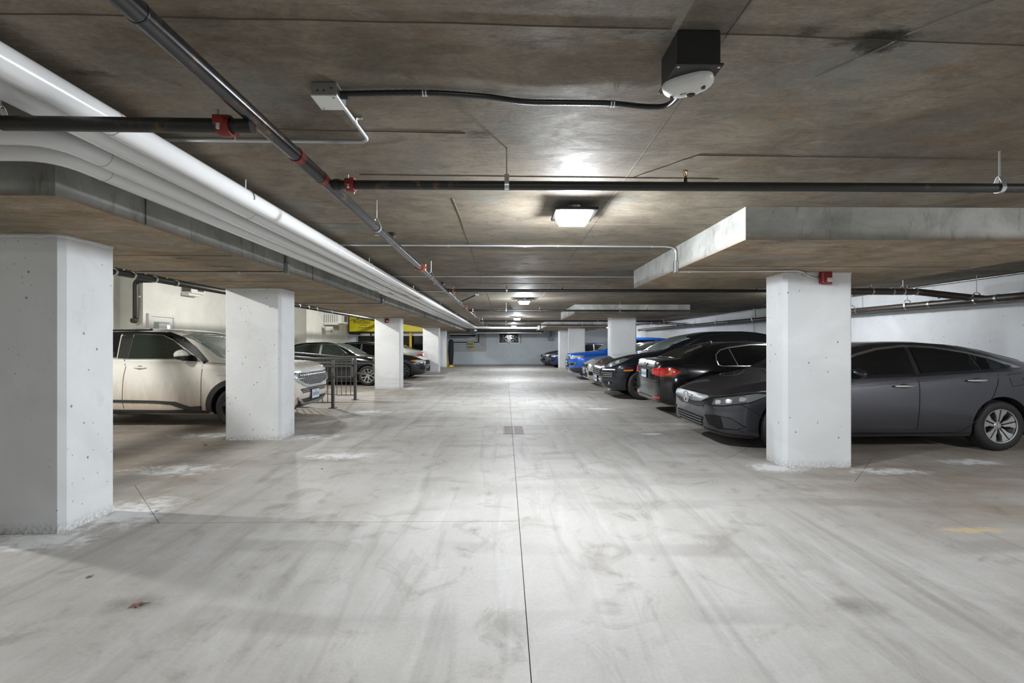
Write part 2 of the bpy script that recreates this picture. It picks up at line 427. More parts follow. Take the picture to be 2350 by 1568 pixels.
# ---- floor: base with separate slabs, saw-cut joints between them
fl = MB().bb((XL0 - .3, YB - .2, -.20), (XR + .2, YF + .2, -.018)).build('floor', M['gap'])
tag(fl, 'pale grey concrete garage floor with saw-cut joints, salt blooms and tyre marks', None, None, 'structure')
bm = bmesh.new()
vs = [bm.verts.new(p) for p in ((XL0 - .25, YB - .1, 0), (XR + .1, YB - .1, 0), (XR + .1, YF + .1, 0), (XL0 - .25, YF + .1, 0))]
bm.faces.new(vs)
def cut(p, n, box=None):
    fs = [f for f in bm.faces if box is None or (box[0] <= f.calc_center_median().x <= box[2] and box[1] <= f.calc_center_median().y <= box[3])]
    g = fs + list({e for f in fs for e in f.edges}) + list({v for f in fs for v in f.verts})
    bmesh.ops.bisect_plane(bm, geom=g, plane_co=p, plane_no=n, dist=1e-5)
cut((.105, 0, 0), (1, 0, 0))
LCOL = [(-3.6, 3.55), (-3.6, 6.74), (-3.6, 14.16), (-3.6, 22.28)]
RCOL = [(3.47, 5.2), (3.47, 13.52), (3.47, 22.18)]
for y in (-1.4, 3.52, 6.74, 10.4, 14.16, 18.2, 22.28, 26.4): cut((0, y, 0), (0, 1, 0), (-20, -20, .1, 40))
for y in (-3.2, 1.0, 5.35, 9.4, 13.52, 17.8, 22.18, 26.4): cut((0, y, 0), (0, 1, 0), (.1, -20, 20, 40))
cut((-3.6, 0, 0), (1, 0, 0), (-20, -20, .1, 40)); cut((3.47, 0, 0), (1, 0, 0), (.1, -20, 20, 40))
for (cx, cy), r in [((-3.6, 3.52), .95), ((-3.6, 6.74), .95), ((3.47, 5.35), .88), ((3.47, 13.52), .9), ((-3.6, 14.16), .9)]:
    for sx in (-1, 1):
        for sy in (-1, 1):
            xr = (cx, 9) if sx > 0 else (-20, cx); yr = (cy, cy + 4.3) if sy > 0 else (cy - 4.3, cy)
            if cx < 0: xr = (xr[0], min(xr[1], .1))
            else: xr = (max(xr[0], .11), xr[1])
            cut((cx + sx * r, cy, 0), (sx, sy, 0), (xr[0], yr[0], xr[1], yr[1]))
for f in bm.faces[:]:
    co = [v.co.copy() for v in f.verts]; n = len(co)
    # shrink each edge by 2 mm
    sh = []
    for i in range(n):
        a, b_, c = co[i - 1], co[i], co[(i + 1) % n]
        e1 = (b_ - a).normalized(); e2 = (c - b_).normalized()
        n1 = Vector((-e1.y, e1.x, 0)); n2 = Vector((-e2.y, e2.x, 0)); k = n1 + n2
        sh.append(b_ + (k / max(k.dot(n1), .3) * .0022 if k.length > .2 else n1 * .0022))
    mb = MB(); mb.prism([(p.x, p.y) for p in sh], 2, -.020, 0.0)
    mb.build('concrete_slab', M['floor'], fl)
bm.free()

# ---- ceilings
ce = MB()
ce.bb((XPL0 + .01, YB, ZC), (XR + .3, YF + .3, ZC + .3))
ce.bb((XL0 - .3, YB, ZL), (XPL0 + .01, YF + .3, ZL + .3))
ce = ce.build('ceiling', M['ceil'])
tag(ce, 'rough board-marked brown-grey concrete ceiling slab', None, None, 'structure')
dp = MB(); dp.bb((XPL0, 2.47, ZP), (XPL1, YF, ZL + .1)).build('dropped_slab', [M['ceil_drop']], ce)
tag(ce.children[-1], 'long dropped concrete strip with rust stains over the left columns')
def dropped(x0, y0, x1, y1, lab):
    o = MB(); o.bb((x0, y0, ZP), (x1, y1, ZC + .05)); o = o.build('dropped_slab', [M['ceil_drop'], M['beam']], ce)
    for p in o.data.polygons:
        if abs(p.normal.z) < .5: p.material_index = 1
    return tag(o, lab)
o = [c for c in ce.children if c.name.startswith('dropped')][0]
o.data.materials.append(M['beam'])
for p in o.data.polygons:
    if abs(p.normal.z) < .5: p.material_index = 1
dropped(1.83, 3.44, 4.90, 6.46, 'square dropped panel over the near right column')
dropped(1.83, 12.0, 4.90, 15.0, 'square dropped panel over the second right column')
dropped(1.83, 20.3, 4.90, 23.4, 'square dropped panel over the third right column')
dropped(1.83, 24.4, 4.90, 27.6, 'square dropped panel by the far wall')
# formwork seams: thin fins of cement left between the boards
def seam(a, b_, w=.005, mi='seam'):
    a, b_ = Vector(a), Vector(b_); d = (b_ - a).normalized(); n = Vector((-d.y, d.x, 0)) * w; k = 9; mb = MB(); pv = []
    for i in range(k + 1):
        p = a.lerp(b_, i / k) + n * random.uniform(-.8, .8); pv.append(p)
    z = a.z
    vs = []
    for p in pv: vs += [(p.x - n.x, p.y - n.y, z + .01), (p.x, p.y, z - .004), (p.x + n.x, p.y + n.y, z + .01)]
    fs = []
    for i in range(k): fs += [(3 * i, 3 * i + 1, 3 * i + 4, 3 * i + 3), (3 * i + 1, 3 * i + 2, 3 * i + 5, 3 * i + 4)]
    mb.add(vs, fs); mb.build('form_seam', M[mi], ce)
for a, b_ in [((-.9, 2.82, ZC), (1.35, 2.86, ZC)), ((.74, 1.2, ZC), (.80, 6.2, ZC)), ((-.375, 3.27, ZC), (-.375, 7.8, ZC)), ((1.06, 2.50, ZC), (3.6, 2.56, ZC)),
              ((1.06, 2.50, ZC), (.80, 2.84, ZC)), ((-1.6, 1.46, ZC), (.55, 1.50, ZC)), ((.72, 1.52, ZC), (2.6, 1.60, ZC)), ((-2.0, 3.95, ZC), (-.4, 3.98, ZC)), ((.45, 3.94, ZC), (1.8, 3.96, ZC)),
              ((-2.3, 5.1, ZC), (1.8, 5.15, ZC)), ((-.375, 9., ZC), (-.375, 20, ZC)), ((.8, 8, ZC), (.8, 20, ZC)), ((-.5, 7.85, ZC), (1.8, 7.9, ZC)), ((-1.9, 2.2, ZC), (-.2, 2.26, ZC)),
              ((1.86, 4.6, ZP), (4.8, 4.63, ZP)), ((-4.0, 4.1, ZP), (-2.45, 4.12, ZP)), ((-4.0, 5.8, ZP), (-2.45, 5.83, ZP)), ((-4.0, 8.9, ZP), (-2.45, 8.93, ZP))]:
    seam(a, b_)
for a, b_, w_ in [((1.216, 1.763, ZC), (1.345, 1.545, ZC), .007), ((1.36, 1.52, ZC), (1.60, 1.22, ZC), .014)]: seam(a, b_, w_, 'seaml')
# joint marks on the dropped strip's aisle face
for y in (3.08, 5.72, 8.5, 10.6, 13.2):
    MB().bb((XPL1 - .002, y - .004, ZP + .005), (XPL1 + .004, y + .004, ZC)).build('form_seam', M['seam'], ce)

# ---- walls
def wall(name, boxes, mat, label):
    w = MB()
    for a, b_ in boxes: w.bb(a, b_)
    o = w.build(name, mat); return tag(o, label, None, None, 'structure')
wall('wall_right', [((XR, YB, -.1), (XR + .25, YF + .3, ZC + .02))], M['wallp'], 'white painted concrete right wall pitted with dark holes')
wall('wall_back', [((XL0 - .3, YB - .25, -.1), (XR + .25, YB, ZL + .1))], M['wallp'], 'white painted wall behind the camera')
wall('wall_far', [((-4.3, YF, -.1), (XR + .25, YF + .25, ZC + .02))], M['wallfar'], 'pale blue-grey far wall at the end of the aisle')
wl = MB()
wl.bb((XL0 - .25, YB, -.1), (XL0, 11.17, ZL + .02)); wl.bb((XL0 - .25, 11.17, -.1), (XL1, 18.2, ZL + .02))
wl.bb((XL0 - .25, 18.2, -.1), (XL0, 20.25, ZL + .02)); wl.bb((XL0 - .25, 20.25, -.1), (XL1, 25.5, ZL + .02))
tag(wl.build('wall_left', M['walll']), 'smooth cream-white left wall with set-back bays', None, None, 'structure')

# ---- storefront at the far left, under the yellow sign
sf = MB(); sf.bb((XL1, 25.9, -.1), (-4.12, 26.1, ZL)); sf.bb((-4.3, 26.1, -.1), (-4.12, YF, ZL), 1)
sf = tag(sf.build('wall_shopfront', [M['shop'], M['wallfar']]), 'dark glazed shopfront wall under the yellow sign', None, None, 'structure')
for x in (-8.75, -7.6, -6.45, -4.1):
    MB().bb((x - .04, 25.82, 0), (x + .04, 25.9, 2.0)).build('mullion', M['blackpl'], sf)
MB().bb((-8.4, 25.84, 1.84), (-6.5, 25.9, 1.98)).build('white_header', M['offwhite'], sf)
MB().bb((-6.3, 25.84, 1.84), (-4.3, 25.9, 2.02)).build('white_header', M['offwhite'], sf)
MB().bb((-8.8, 25.5, -.0), (-8.35, 25.9, 2.05)).build('jamb', M['wallfar'], sf)

# ---- columns
def column(x0, x1, y0, y1, ztop, label):
    c = .035
    poly = [(x0 + c, y0), (x1 - c, y0), (x1, y0 + c), (x1, y1 - c), (x1 - c, y1), (x0 + c, y1), (x0, y1 - c), (x0, y0 + c)]
    o = MB().prism(poly, 2, 0.0, ztop)
    o = o.build('column', M['white'])
    tag(o, label, 'column', 'white painted concrete columns along the drive aisle', 'thing')
    # ragged paint lip where the shaft meets the slab
    mb = MB(); n = 44; per = []
    P = [Vector((a, b_, 0)) for a, b_ in poly]
    for i in range(len(P)):
        a, b_ = P[i], P[(i + 1) % len(P)]; k = max(1, int((b_ - a).length / .03))
        for j in range(k): per.append(a.lerp(b_, j / k))
    ctr = Vector(((x0 + x1) / 2, (y0 + y1) / 2, 0)); vs = []
    for p in per:
        d = (p - ctr).normalized(); h = random.uniform(.008, .020)
        vs += [(p.x, p.y, ztop - h - .008), (p.x + d.x * random.uniform(.003, .009), p.y + d.y * random.uniform(.003, .009), ztop - h), (p.x + d.x * .004, p.y + d.y * .004, ztop)]
    m = len(per)
    mb.add(vs, [(3 * i, 3 * ((i + 1) % m), 3 * ((i + 1) % m) + 1, 3 * i + 1) for i in range(m)] + [(3 * i + 1, 3 * ((i + 1) % m) + 1, 3 * ((i + 1) % m) + 2, 3 * i + 2) for i in range(m)])
    mb.build('paint_lip', M['white'], o)
    return o
column(-4.0, -3.20, 3.33, 3.79, ZP, 'nearest left column, its corner and pitted front face cut by the frame')
column(-4.0, -3.205, 6.53, 6.99, ZP, 'left column standing in front of the cream SUV')
column(-4.0, -3.21, 13.94, 14.38, ZP, 'left column with a small red strobe, behind the grey railings')
column(-4.0, -3.215, 22.06, 22.5, ZP, 'left column beside the silver car with the red tail light')
column(-4.1, -3.51, 27.05, 27.4, ZP, 'left column by the black pad near the far wall')
column(3.09, 3.86, 4.99, 5.38, ZP, 'near right column in front of the grey sedan, with a red strobe on top')
column(3.085, 3.86, 13.33, 13.72, ZP, 'right column between the black SUV and the white hatchback')
column(3.075, 3.86, 21.97, 22.36, ZP, 'right column behind the bonnet of the bright blue SUV')
column(3.0, 3.80, 25.5, 25.9, ZP, 'right column at the far end, hiding the deep blue car')

# ---- doorway in the left wall
dr = tag(MB().bb((XL1 - .02, 11.36, 0), (XL1 + .03, 12.12, 2.06)).build('door_1', M['offwhite']), 'white door in the left wall above the cream SUV roof', None, None, 'structure')
fr = MB(); fr.bb((XL1, 11.28, 0), (XL1 + .06, 11.36, 2.13)); fr.bb((XL1, 12.12, 0), (XL1 + .06, 12.2, 2.13)); fr.bb((XL1, 11.36, 2.06), (XL1 + .06, 12.12, 2.13)); fr.build('door_frame', M['offwhite'], dr)
MB().bb((XL1 + .03, 11.48, 1.45), (XL1 + .036, 12.0, 1.93)).build('door_window', M['glasspale'], dr)
w = MB(); w.bb((XL1 + .036, 11.62, 1.75), (XL1 + .05, 11.90, 1.90)); w.build('door_notice', M['offwhite'], dr)

# ---- floor drain (two grates in a frame)
g = MB(); g.bb((-.03, 6.93, -.012), (.29, 7.56, -.006)); g = g.build('floor_drain', M['gap'])
tag(g, 'rectangular cast floor drain grate in the middle of the aisle', 'drain')
fr = MB(); x0, x1, y0, y1 = -.04, .30, 6.92, 7.57
for a, b_ in [((x0, y0), (x1, y0 + .02)), ((x0, y1 - .02), (x1, y1)), ((x0, y0 + .02), (x0 + .02, y1 - .02)), ((x1 - .02, y0 + .02), (x1, y1 - .02)), ((.12, y0 + .02), (.14, y1 - .02))]:
    fr.bb((a[0], a[1], -.01), (b_[0], b_[1], .004))
fr.build('grate_frame', M['floorgrate'], g)
for i in range(12):
    y = 6.965 + i * .049
    MB().bb((-.02, y, -.008), (.28, y + .024, .003)).build('grate_bar', M['floorgrate'], g)

# ================================================================== LAMP FIXTURES
def fixture(x, y, z, k, label, group):
    t = empty('ceiling_light', (x, y, z)); top = (ZL if k in 'lmk' else ZC) - z
    tag(t, label, 'lamp', group)
    b = MB().lathe([(.0, top - .0), (.055, top), (.055, .075), (0, .075)], 16); b.build('stem', M['galv'], t, True)
    MB().box((0, 0, .068), (.32, .32, .022)).build('housing', M['darkbox'], t, bevel=.006)
    L_ = MB()
    # prismatic square lens, tapering downwards, open in the middle so the lamp light leaves it freely
    s0, s1, z0, z1 = .125, .10, .057, .0
    vs = []
    for (s_, zz) in ((s0, z0), (s1, z1), (s1 - .035, z1 - .004), (s0 - .03, z0)):
        vs += [(-s_, -s_, zz), (s_, -s_, zz), (s_, s_, zz), (-s_, s_, zz)]
    fs = []
    for r in range(3):
        for i in range(4): fs.append((r * 4 + i, r * 4 + (i + 1) % 4, r * 4 + 4 + (i + 1) % 4, r * 4 + 4 + i))
    fs.append((12, 13, 14, 15)); L_.add(vs, fs); L_.build('lens', M['lamp'], t)
names = ['square aisle lamp nearest the camera, glaring white', 'second square aisle lamp down the ceiling', 'third square aisle lamp down the ceiling', 'fourth square aisle lamp, near the far wall', 'square aisle lamp behind the camera',
         'lamp over the near right bays', 'lamp over the right bays behind the near column', 'lamp over the white hatchback bay', 'lamp over the far right bays',
         'lamp high over the left bays behind the camera', 'lamp high beside the nearest left column', 'lamp high between cream SUV and black sedan', 'lamp high over the low black car']
for (x, y, z, k), n in zip(LAMPS, names):
    fixture(x, y, z, k, n, {'a': 'square lamps down the drive aisle', 'n': 'lamps over the right bays', 'b': 'square lamps down the drive aisle', 'm': 'lamps over the left bays', 'k': 'lamps over the left bays', 's': 'lamps over the right bays', 'l': 'lamps over the left bays'}[k])

# ================================================================== WHITE PIPES
ZW, RW = 2.30, .055
def white_pipe(pts, joints, label, lab=None):
    p = fillet(pts, .17, 8)
    t = tag(MB().tube(p, RW, 20).build('white_pipe', M['pvc'], None, True), label, 'pipe', 'white drain pipes along the left of the aisle')
    for (c, d) in joints:
        c = Vector(c); d = Vector(d).normalized() * .002
        MB().tube([c - d, c + d], RW + .0022, 20).build('joint_ring', M['pvcring'], t, True)
    if lab:
        c = Vector(lab); mb = MB()
        for i in range(7):
            pass
        seg = 14; vs = []
        for yy in (c.y - .17, c.y + .17):
            for k in range(seg + 1):
                a = PI * 1.05 + k / seg * 1.75
                vs.append((c.x + math.cos(a) * (RW + .002), yy, c.z + math.sin(a) * (RW + .002)))
        mb.add(vs, [(k, k + 1, seg + 2 + k, seg + 1 + k) for k in range(seg)]); mb.build('pipe_label', M['yellowlabel'], t)
        # dark lettering strokes on the label
        mb = MB()
        for i in range(9):
            y = c.y - .14 + i * .032; a = PI * 1.55
            mb.add([(c.x + math.cos(q) * (RW + .004), yy, c.z + math.sin(q) * (RW + .004)) for yy in (y, y + .014) for q in (a - .25, a + .2)], [(0, 1, 3, 2)])
        mb.build('label_lettering', M['ink'], t)
xs = [-1.655, -1.797, -1.99, -2.155]
YE = 25.0
white_pipe([(xs[0], .2, ZW), (xs[0], YE + .75, ZW), (1.9, YE + .75, ZW - .01)], [((xs[0], y, ZW), (0, 1, 0)) for y in (1.93, 4.4, 9.0, 13.5)], 'white pipe nearest the aisle, widest and brightest of the bundle', (xs[0], 8.6, ZW))
white_pipe([(xs[1], .2, ZW), (xs[1], YE + .5, ZW), (-.7, YE + .5, ZW - .01)], [((xs[1], y, ZW), (0, 1, 0)) for y in (3.2, 7.0, 12.0)], 'second white pipe of the bundle, tucked against the widest one', (xs[1], 8.2, ZW))
white_pipe([(-4.4, 2.02, ZW), (xs[2], 2.02, ZW), (xs[2], YE + .25, ZW), (-.9, YE + .25, ZW - .01)], [((xs[2], y, ZW), (0, 1, 0)) for y in (2.27, 6.5, 11.0)], 'third white pipe, bending away to the left, upper of the two bends', (xs[2], 7.9, ZW))
white_pipe([(-4.4, 2.20, ZW), (xs[3], 2.20, ZW), (xs[3], YE, ZW), (-.9, YE, ZW - .01)], [((xs[3], y, ZW), (0, 1, 0)) for y in (2.47, 5.6, 10.0)], 'lowest white pipe, bending away to the left beside the dropped strip', (xs[3], 7.6, ZW))
# slim hooks holding the outer white pipe
for i, (y, w_) in enumerate(((2.92, 'just past the crossing black pipe'), (5.55, 'above the near conduit crossing'), (8.2, 'by the yellow pipe labels'), (11.6, 'before the second aisle lamp'), (15.2, 'before the third aisle lamp'), (19.5, 'near the far bend'))):
    t = empty('pipe_hook', (xs[0], y, ZW)); tag(t, 'small galvanised hook on the outer white pipe, ' + w_, 'hanger', 'galvanised hooks on the white pipes')
    MB().tube([(RW * math.cos(a) * 1.05, 0, RW * math.sin(a) * 1.05) for a in [-.2 + i * .2 for i in range(9)]], .004, 6).build('hook', M['galv'], t, True)
    MB().tube([(.0, 0, RW), (0, 0, ZC - ZW)], .005, 8).build('rod', M['galv'], t, True)

# ================================================================== SPRINKLER PIPES
ZM, XM = 2.217, -.937
def ring_coupling(c, ax, r, mat, parent, name='coupling', w=.022):
    """grooved coupling: split ring with two bolt lugs"""
    mb = MB(); c = Vector(c)
    prof = [(r + .002, -w), (r + .011, -w), (r + .013, -w * .4), (r + .013, w * .4), (r + .011, w), (r + .002, w)]
    mb.lathe(prof, 20, {'x': 'x', 'y': 'y'}[ax], c)
    for s_ in (-1, 1):
        if ax == 'x': mb.box(c + Vector((0, s_ * (r + .020), 0)), (w * 1.3, .026, .028))
        else: mb.box(c + Vector((s_ * (r + .020), 0, 0)), (.026, w * 1.3, .028))
    o = mb.build(name, mat, parent, True)
    b = MB()
    for s_ in (-1, 1):
        d = Vector((0, s_ * (r + .023), 0)) if ax == 'x' else Vector((s_ * (r + .023), 0, 0))
        b.tube([c + d - Vector((0, 0, .032)), c + d + Vector((0, 0, .036))], .006, 8)
    b.build('bolt', M['galv'], o, True)
def strap(c, ax, r, parent, ztop, mat='galv'):
    """swivel-ring hanger with its rod to the slab"""
    c = Vector(c); n = 24; pts = []
    for i in range(n + 1):
        a = -PI / 2 + 2 * PI * i / n; k = r + .004 + (max(0, math.sin(a)) ** 3) * .035
        pts.append(c + (Vector((0, math.cos(a) * (r + .004), math.sin(a) * k)) if ax == 'x' else Vector((math.cos(a) * (r + .004), 0, math.sin(a) * k))))
    h = .012; mb = MB(); vs = []
    off = Vector((h, 0, 0)) if ax == 'x' else Vector((0, h, 0))
    for p in pts: vs += [p - off, p + off]
    mb.add(vs, [(2 * i, 2 * i + 1, 2 * i + 3, 2 * i + 2) for i in range(n)])
    o = mb.build('hanger_ring', M[mat], parent); o.modifiers.new('s', 'SOLIDIFY').thickness = .003
    MB().tube([c + Vector((0, 0, r + .03)), (c.x, c.y, ztop)], .0048, 8).build('hanger_rod', M[mat], parent, True)

mn = MB().tube([(XM, -.6, ZM), (XM, 5.2, ZM), (XM, 5.9, ZM - .0), (XM, 20.4, ZM)], .030, 20).build('sprinkler_main', M['mainpipe'], None, True)
tag(mn, 'oily dark steel sprinkler main running down the aisle beside the white pipes', 'pipe')
for y, mat in ((2.06, 'redpaint'), (2.33, 'redpaint')):
    MB().tube([(XM, y - .020, ZM), (XM, y + .020, ZM)], .0335, 20).build('red_band', M[mat], mn, True)
MB().tube([(XM, 2.06, ZM), (XM, 2.33, ZM)], .0322, 20).build('tee_sleeve', M['blackpipe'], mn, True)
MB().tube([(XM, 1.17, ZM), (XM, 1.175, ZM)], .0312, 20).build('joint_ring', M['blackpl'], mn, True)
for y in (5.05, 10.4, 15.5): ring_coupling((XM, y, ZM), 'y', .030, M['orange'], mn)
for y in (3.32, 5.75, 8.3, 13.9, 18.3): strap((XM, y, ZM), 'y', .030, mn, ZC)
def sprinkler_head(c, parent, r=.024):
    c = Vector(c); b = MB().tube([c, c + Vector((0, 0, .026))], .011, 10); b = b.build('head_socket', M['blackpipe'], parent, True)
    h = MB(); z = .026
    h.tube([c + Vector((0, 0, z)), c + Vector((0, 0, z + .008))], .008, 8)
    for s_ in (-1, 1): h.tube([c + Vector((s_ * .008, 0, z + .004)), c + Vector((s_ * .011, 0, z + .02)), c + Vector((s_ * .003, 0, z + .036))], .0018, 6)
    h.tube([c + Vector((0, 0, z + .008)), c + Vector((0, 0, z + .034))], .0024, 6)
    h.lathe([(0, z + .036), (.014, z + .037), (.014, z + .040), (0, z + .041)], 12, 'z', c)
    h.build('sprinkler_head', M['brassy'], b, True)
def branch(y, x1, lab, r=.024, heads=(), hang=(), z=ZM, coup=True):
    t = MB().tube([(XM + .02, y, z), (x1, y, z)], r, 16).build('sprinkler_branch', M['blackpipe'], None, True)
    tag(t, lab, 'pipe', 'black sprinkler branch pipes crossing the ceiling')
    MB().tube([(XM + .026, y, z), (XM + .06, y, z)], r + .006, 16).build('tee_outlet', M['blackpipe'], t, True)
    if coup: ring_coupling((XM + .115, y, z), 'x', r, M['redpaint'], t)
    for x in heads: sprinkler_head((x, y, z + r - .004), t)
    for x in hang: strap((x, y, z), 'x', r, t, ZC)
branch(2.43, 5.6, 'nearest black sprinkler branch, thick and running out past the right frame edge', heads=(.966, 4.3), hang=(.007, 2.68))
branch(7.19, 4.7, 'second black sprinkler branch, passing behind the near right column', heads=(.9, 4.0), hang=(0.02, 4.3))
branch(11.49, 5.7, 'third sprinkler branch, gleaming under the second aisle lamp', heads=(.86, 3.6), hang=(.02, 2.9))
branch(16.7, 5.8, 'fourth sprinkler branch, beyond the third aisle lamp', heads=(.9,), hang=(.02, 3.4))
branch(20.1, 5.8, 'last sprinkler branch before the far wall', heads=(.9,), hang=(.02, 3.4))
t = MB().tube([(XM - .0, 1.70, 2.178), (-3.9, 1.70, 2.195)], .026, 16).build('sprinkler_branch', M['blackpipe'], None, True)
tag(t, 'black sprinkler branch crossing under the white pipes to the left', 'pipe', 'black sprinkler branch pipes crossing the ceiling')
ring_coupling((-1.035, 1.70, 2.178), 'x', .026, M['redpaint'], t)
strap((-1.86, 1.70, 2.183), 'x', .026, t, ZC)
# sway brace beside the main
t = empty('sway_brace', (XM, 9.3, ZM)); tag(t, 'short diagonal sway brace clamped to the sprinkler main', 'brace')
MB().tube([(.03, .0, .02), (.32, .05, .16)], .013, 10).build('brace_arm', M['blackpl'], t, True)
MB().box((.35, .05, .175), (.07, .03, .05)).build('brace_foot', M['galv'], t, bevel=.004)
MB().lathe([(.031, -.02), (.042, -.02), (.042, .02), (.031, .02)], 16, 'y').build('clamp', M['galv'], t, True)
# side clamps on the far side of the main
for i, (y, dx) in enumerate(((5.05 - .75, 0), (7.75, 0))):
    t = empty('pipe_bracket', (XM - .16, y, ZC)); tag(t, ['small black bracket on the slab left of the sprinkler main', 'second small black bracket left of the sprinkler main'][i], 'bracket')
    MB().box((0, 0, -.02), (.11, .06, .04)).build('bracket_body', M['blackpl'], t, bevel=.01)
    MB().tube([(-.06, 0, -.02), (-.13, 0, -.02)], .008, 8).build('bracket_bolt', M['galv'], t, True)

# ================================================================== CONDUIT
def conduit(pts, r, mat, name, label, rad=.09, clips=(), group='thin steel conduits across the ceiling', seg=10):
    o = MB().tube(fillet(pts, rad, 8), r, seg).build(name, M[mat], None, True); tag(o, label, 'conduit', group)
    for c, ax in clips:
        c = Vector(c); d = Vector((.010, 0, 0)) if ax == 'x' else Vector((0, .010, 0))
        k = MB().tube([c - d, c + d], r + .0035, 12)
        e = Vector((0, .022, .008)) if ax == 'x' else Vector((.022, 0, .008))
        k.box(c + e, (.016 if ax == 'x' else .03, .03 if ax == 'x' else .016, .004)); k.build('clip', M['galv'], o, True)
    return o
jb = empty('junction_box', (-.725, 1.88, ZC - .0265)); tag(jb, 'square galvanised junction box on the ceiling near the sprinkler main', 'junction box')
MB().box((0, 0, 0), (.102, .108, .053)).build('box_body', M['galvd'], jb, bevel=.003)
MB().box((0, 0, -.0285), (.104, .110, .004)).build('cover_plate', M['offwhite'], jb, bevel=.001)
for sx, sy in ((-1, 1), (1, -1)): MB().lathe([(0, -.034), (.005, -.033), (.006, -.030)], 10, 'z', (sx * .036, sy * .042, 0)).build('cover_screw', M['galvd'], jb)
k = MB()
for dx in (-.025, .0, .03): k.lathe([(.0, -.0552), (.0042, -.0552)], 8, 'y', (dx, 0, -.008 + .01 * (dx > 0)))
k.build('knockout', M['ink'], jb)
MB().tube([(.051, -.005, .0), (.082, -.005, .0)], .017, 12).build('connector', M['blackpl'], jb, True)
MB().tube([(.03, .054, .0), (.032, .072, .0)], .013, 12).build('connector', M['galv'], jb, True)
fx = [(-.645, 1.868, ZC - .024), (-.34, 1.863, ZC - .020), (-.10, 1.885, ZC - .02), (.08, 1.925, ZC - .02), (.27, 1.93, ZC - .02), (.45, 1.93, ZC - .022), (.60, 1.95, ZC - .024), (.68, 1.92, ZC - .035), (.69, 1.80, ZC - .055), (.665, 1.665, ZC - .06)]
def smooth_path(P, n=8):
    P = [Vector(p) for p in P]; out = []
    for i in range(len(P) - 1):
        a, b_, c, d = P[max(i - 1, 0)], P[i], P[i + 1], P[min(i + 2, len(P) - 1)]
        for k in range(n):
            t = k / n; out.append(.5 * ((2 * b_) + (c - a) * t + (2 * a - 5 * b_ + 4 * c - d) * t * t + (3 * b_ - a - 3 * c + d) * t ** 3))
    out.append(P[-1]); return out
sp = smooth_path(fx, 22)
fxo = MB().tube(sp, .0115, 10, rfun=lambda i: .0118 if i % 2 else .0108).build('flexible_conduit', M['blackrib'], None, True)
tag(fxo, 'black flexible conduit looping from junction box to the ceiling camera', 'conduit')
for c in ((-.33, 1.864, ZC - .020), (.455, 1.931, ZC - .022)):
    k = MB()
    for dx in (-.006, .006): k.tube([(c[0] + dx - .003, c[1], c[2]), (c[0] + dx + .003, c[1], c[2])], .0145, 12)
    k.build('clip', M['galv'], fxo, True)
conduit([(-.695, 1.95, ZC - .027), (-.695, 2.335, ZC - .012), (-1.9, 2.325, ZC - .012), (-2.38, 2.325, ZC - .012)], .0095, 'galv', 'conduit', 'bright steel conduit turning left from the ceiling junction box', .06, [((-.695, 2.10, ZC - .018), 'y')])
cdt = conduit([(-2.38, 4.76, ZC - .012), (1.70, 4.80, ZC - .012), (1.808, 4.80, ZC - .03), (1.808, 4.80, ZP + .02)], .0105, 'galv', 'conduit', 'steel conduit crossing the aisle and dropping down the right dropped slab', .10,
        clips=[((-1.9, 4.765, ZC - .012), 'x'), ((-.6, 4.78, ZC - .012), 'x'), ((.55, 4.79, ZC - .012), 'x'), ((1.55, 4.80, ZC - .012), 'x')])
MB().bb((1.785, 4.775, ZP - .04), (1.828, 4.825, ZP + .09)).build('access_fitting', M['galvd'], cdt, bevel=.006)
conduit([(1.80, 4.80, ZP - .028), (3.10, 4.80, ZP - .013), (3.22, 4.87, ZP - .016), (3.30, 4.965, ZP - .03), (3.40, 4.975, ZP - .065), (3.47, 4.975, ZP - .065)], .0105, 'galv', 'conduit', 'conduit under the right dropped slab leading to the red strobe', .04,
        [((1.95, 4.80, ZP - .026), 'x'), ((2.98, 4.80, ZP - .014), 'x')])
for i, (y, zt) in enumerate(((5.0, 0), (8.86, 0), (13.6, 0), (21.6, 0))):
    lab = ['conduit dropping from the ceiling and running left under the dropped strip, nearest one', 'second conduit running left under the dropped strip', 'third conduit running left to the strobe column', 'farthest conduit under the dropped strip'][i]
    cdt = conduit([(XPL1 + .016, y, ZC - .02), (XPL1 + .016, y, ZP - .012), (-4.0, y, ZP - .012)], .011, 'galvd', 'conduit', lab, .03, [((-2.9, y, ZP - .012), 'x')])
    MB().bb((XPL1 + .002, y - .02, ZP - .035), (XPL1 + .045, y + .02, ZP + .10)).build('access_fitting', M['galvd'], cdt, bevel=.006)
conduit([(-2.3, 8.95, ZC - .012), (1.8, 8.95, ZC - .012)], .009, 'galv', 'conduit', 'thin conduit crossing the aisle before the second lamp')
conduit([(-2.3, 6.98, ZC - .012), (4.9, 6.98, ZC - .012)], .008, 'galv', 'conduit', 'thin conduit crossing just before the second sprinkler branch')
conduit([(XR - .06, .5, ZC - .02), (XR - .06, 24, ZC - .02)], .016, 'galvd', 'conduit', 'long conduit along the top of the right wall', group='long conduits on the walls')
conduit([(XR - .03, 13.6, ZC - .02), (XR - .03, 13.6, .9)], .012, 'galvd', 'conduit', 'conduit dropping down the right wall behind the black SUV', group='long conduits on the walls')
t = empty('junction_box', (.15, 13.7, ZC)); tag(t, 'small grey box on the ceiling between the second and third lamps', 'junction box')
MB().box((0, 0, -.05), (.14, .12, .10)).build('box_body', M['bluepad'], t, bevel=.004); MB().tube([(-.6, 0, -.02), (-.07, 0, -.04)], .01, 8).build('tail', M['galvd'], t, True)

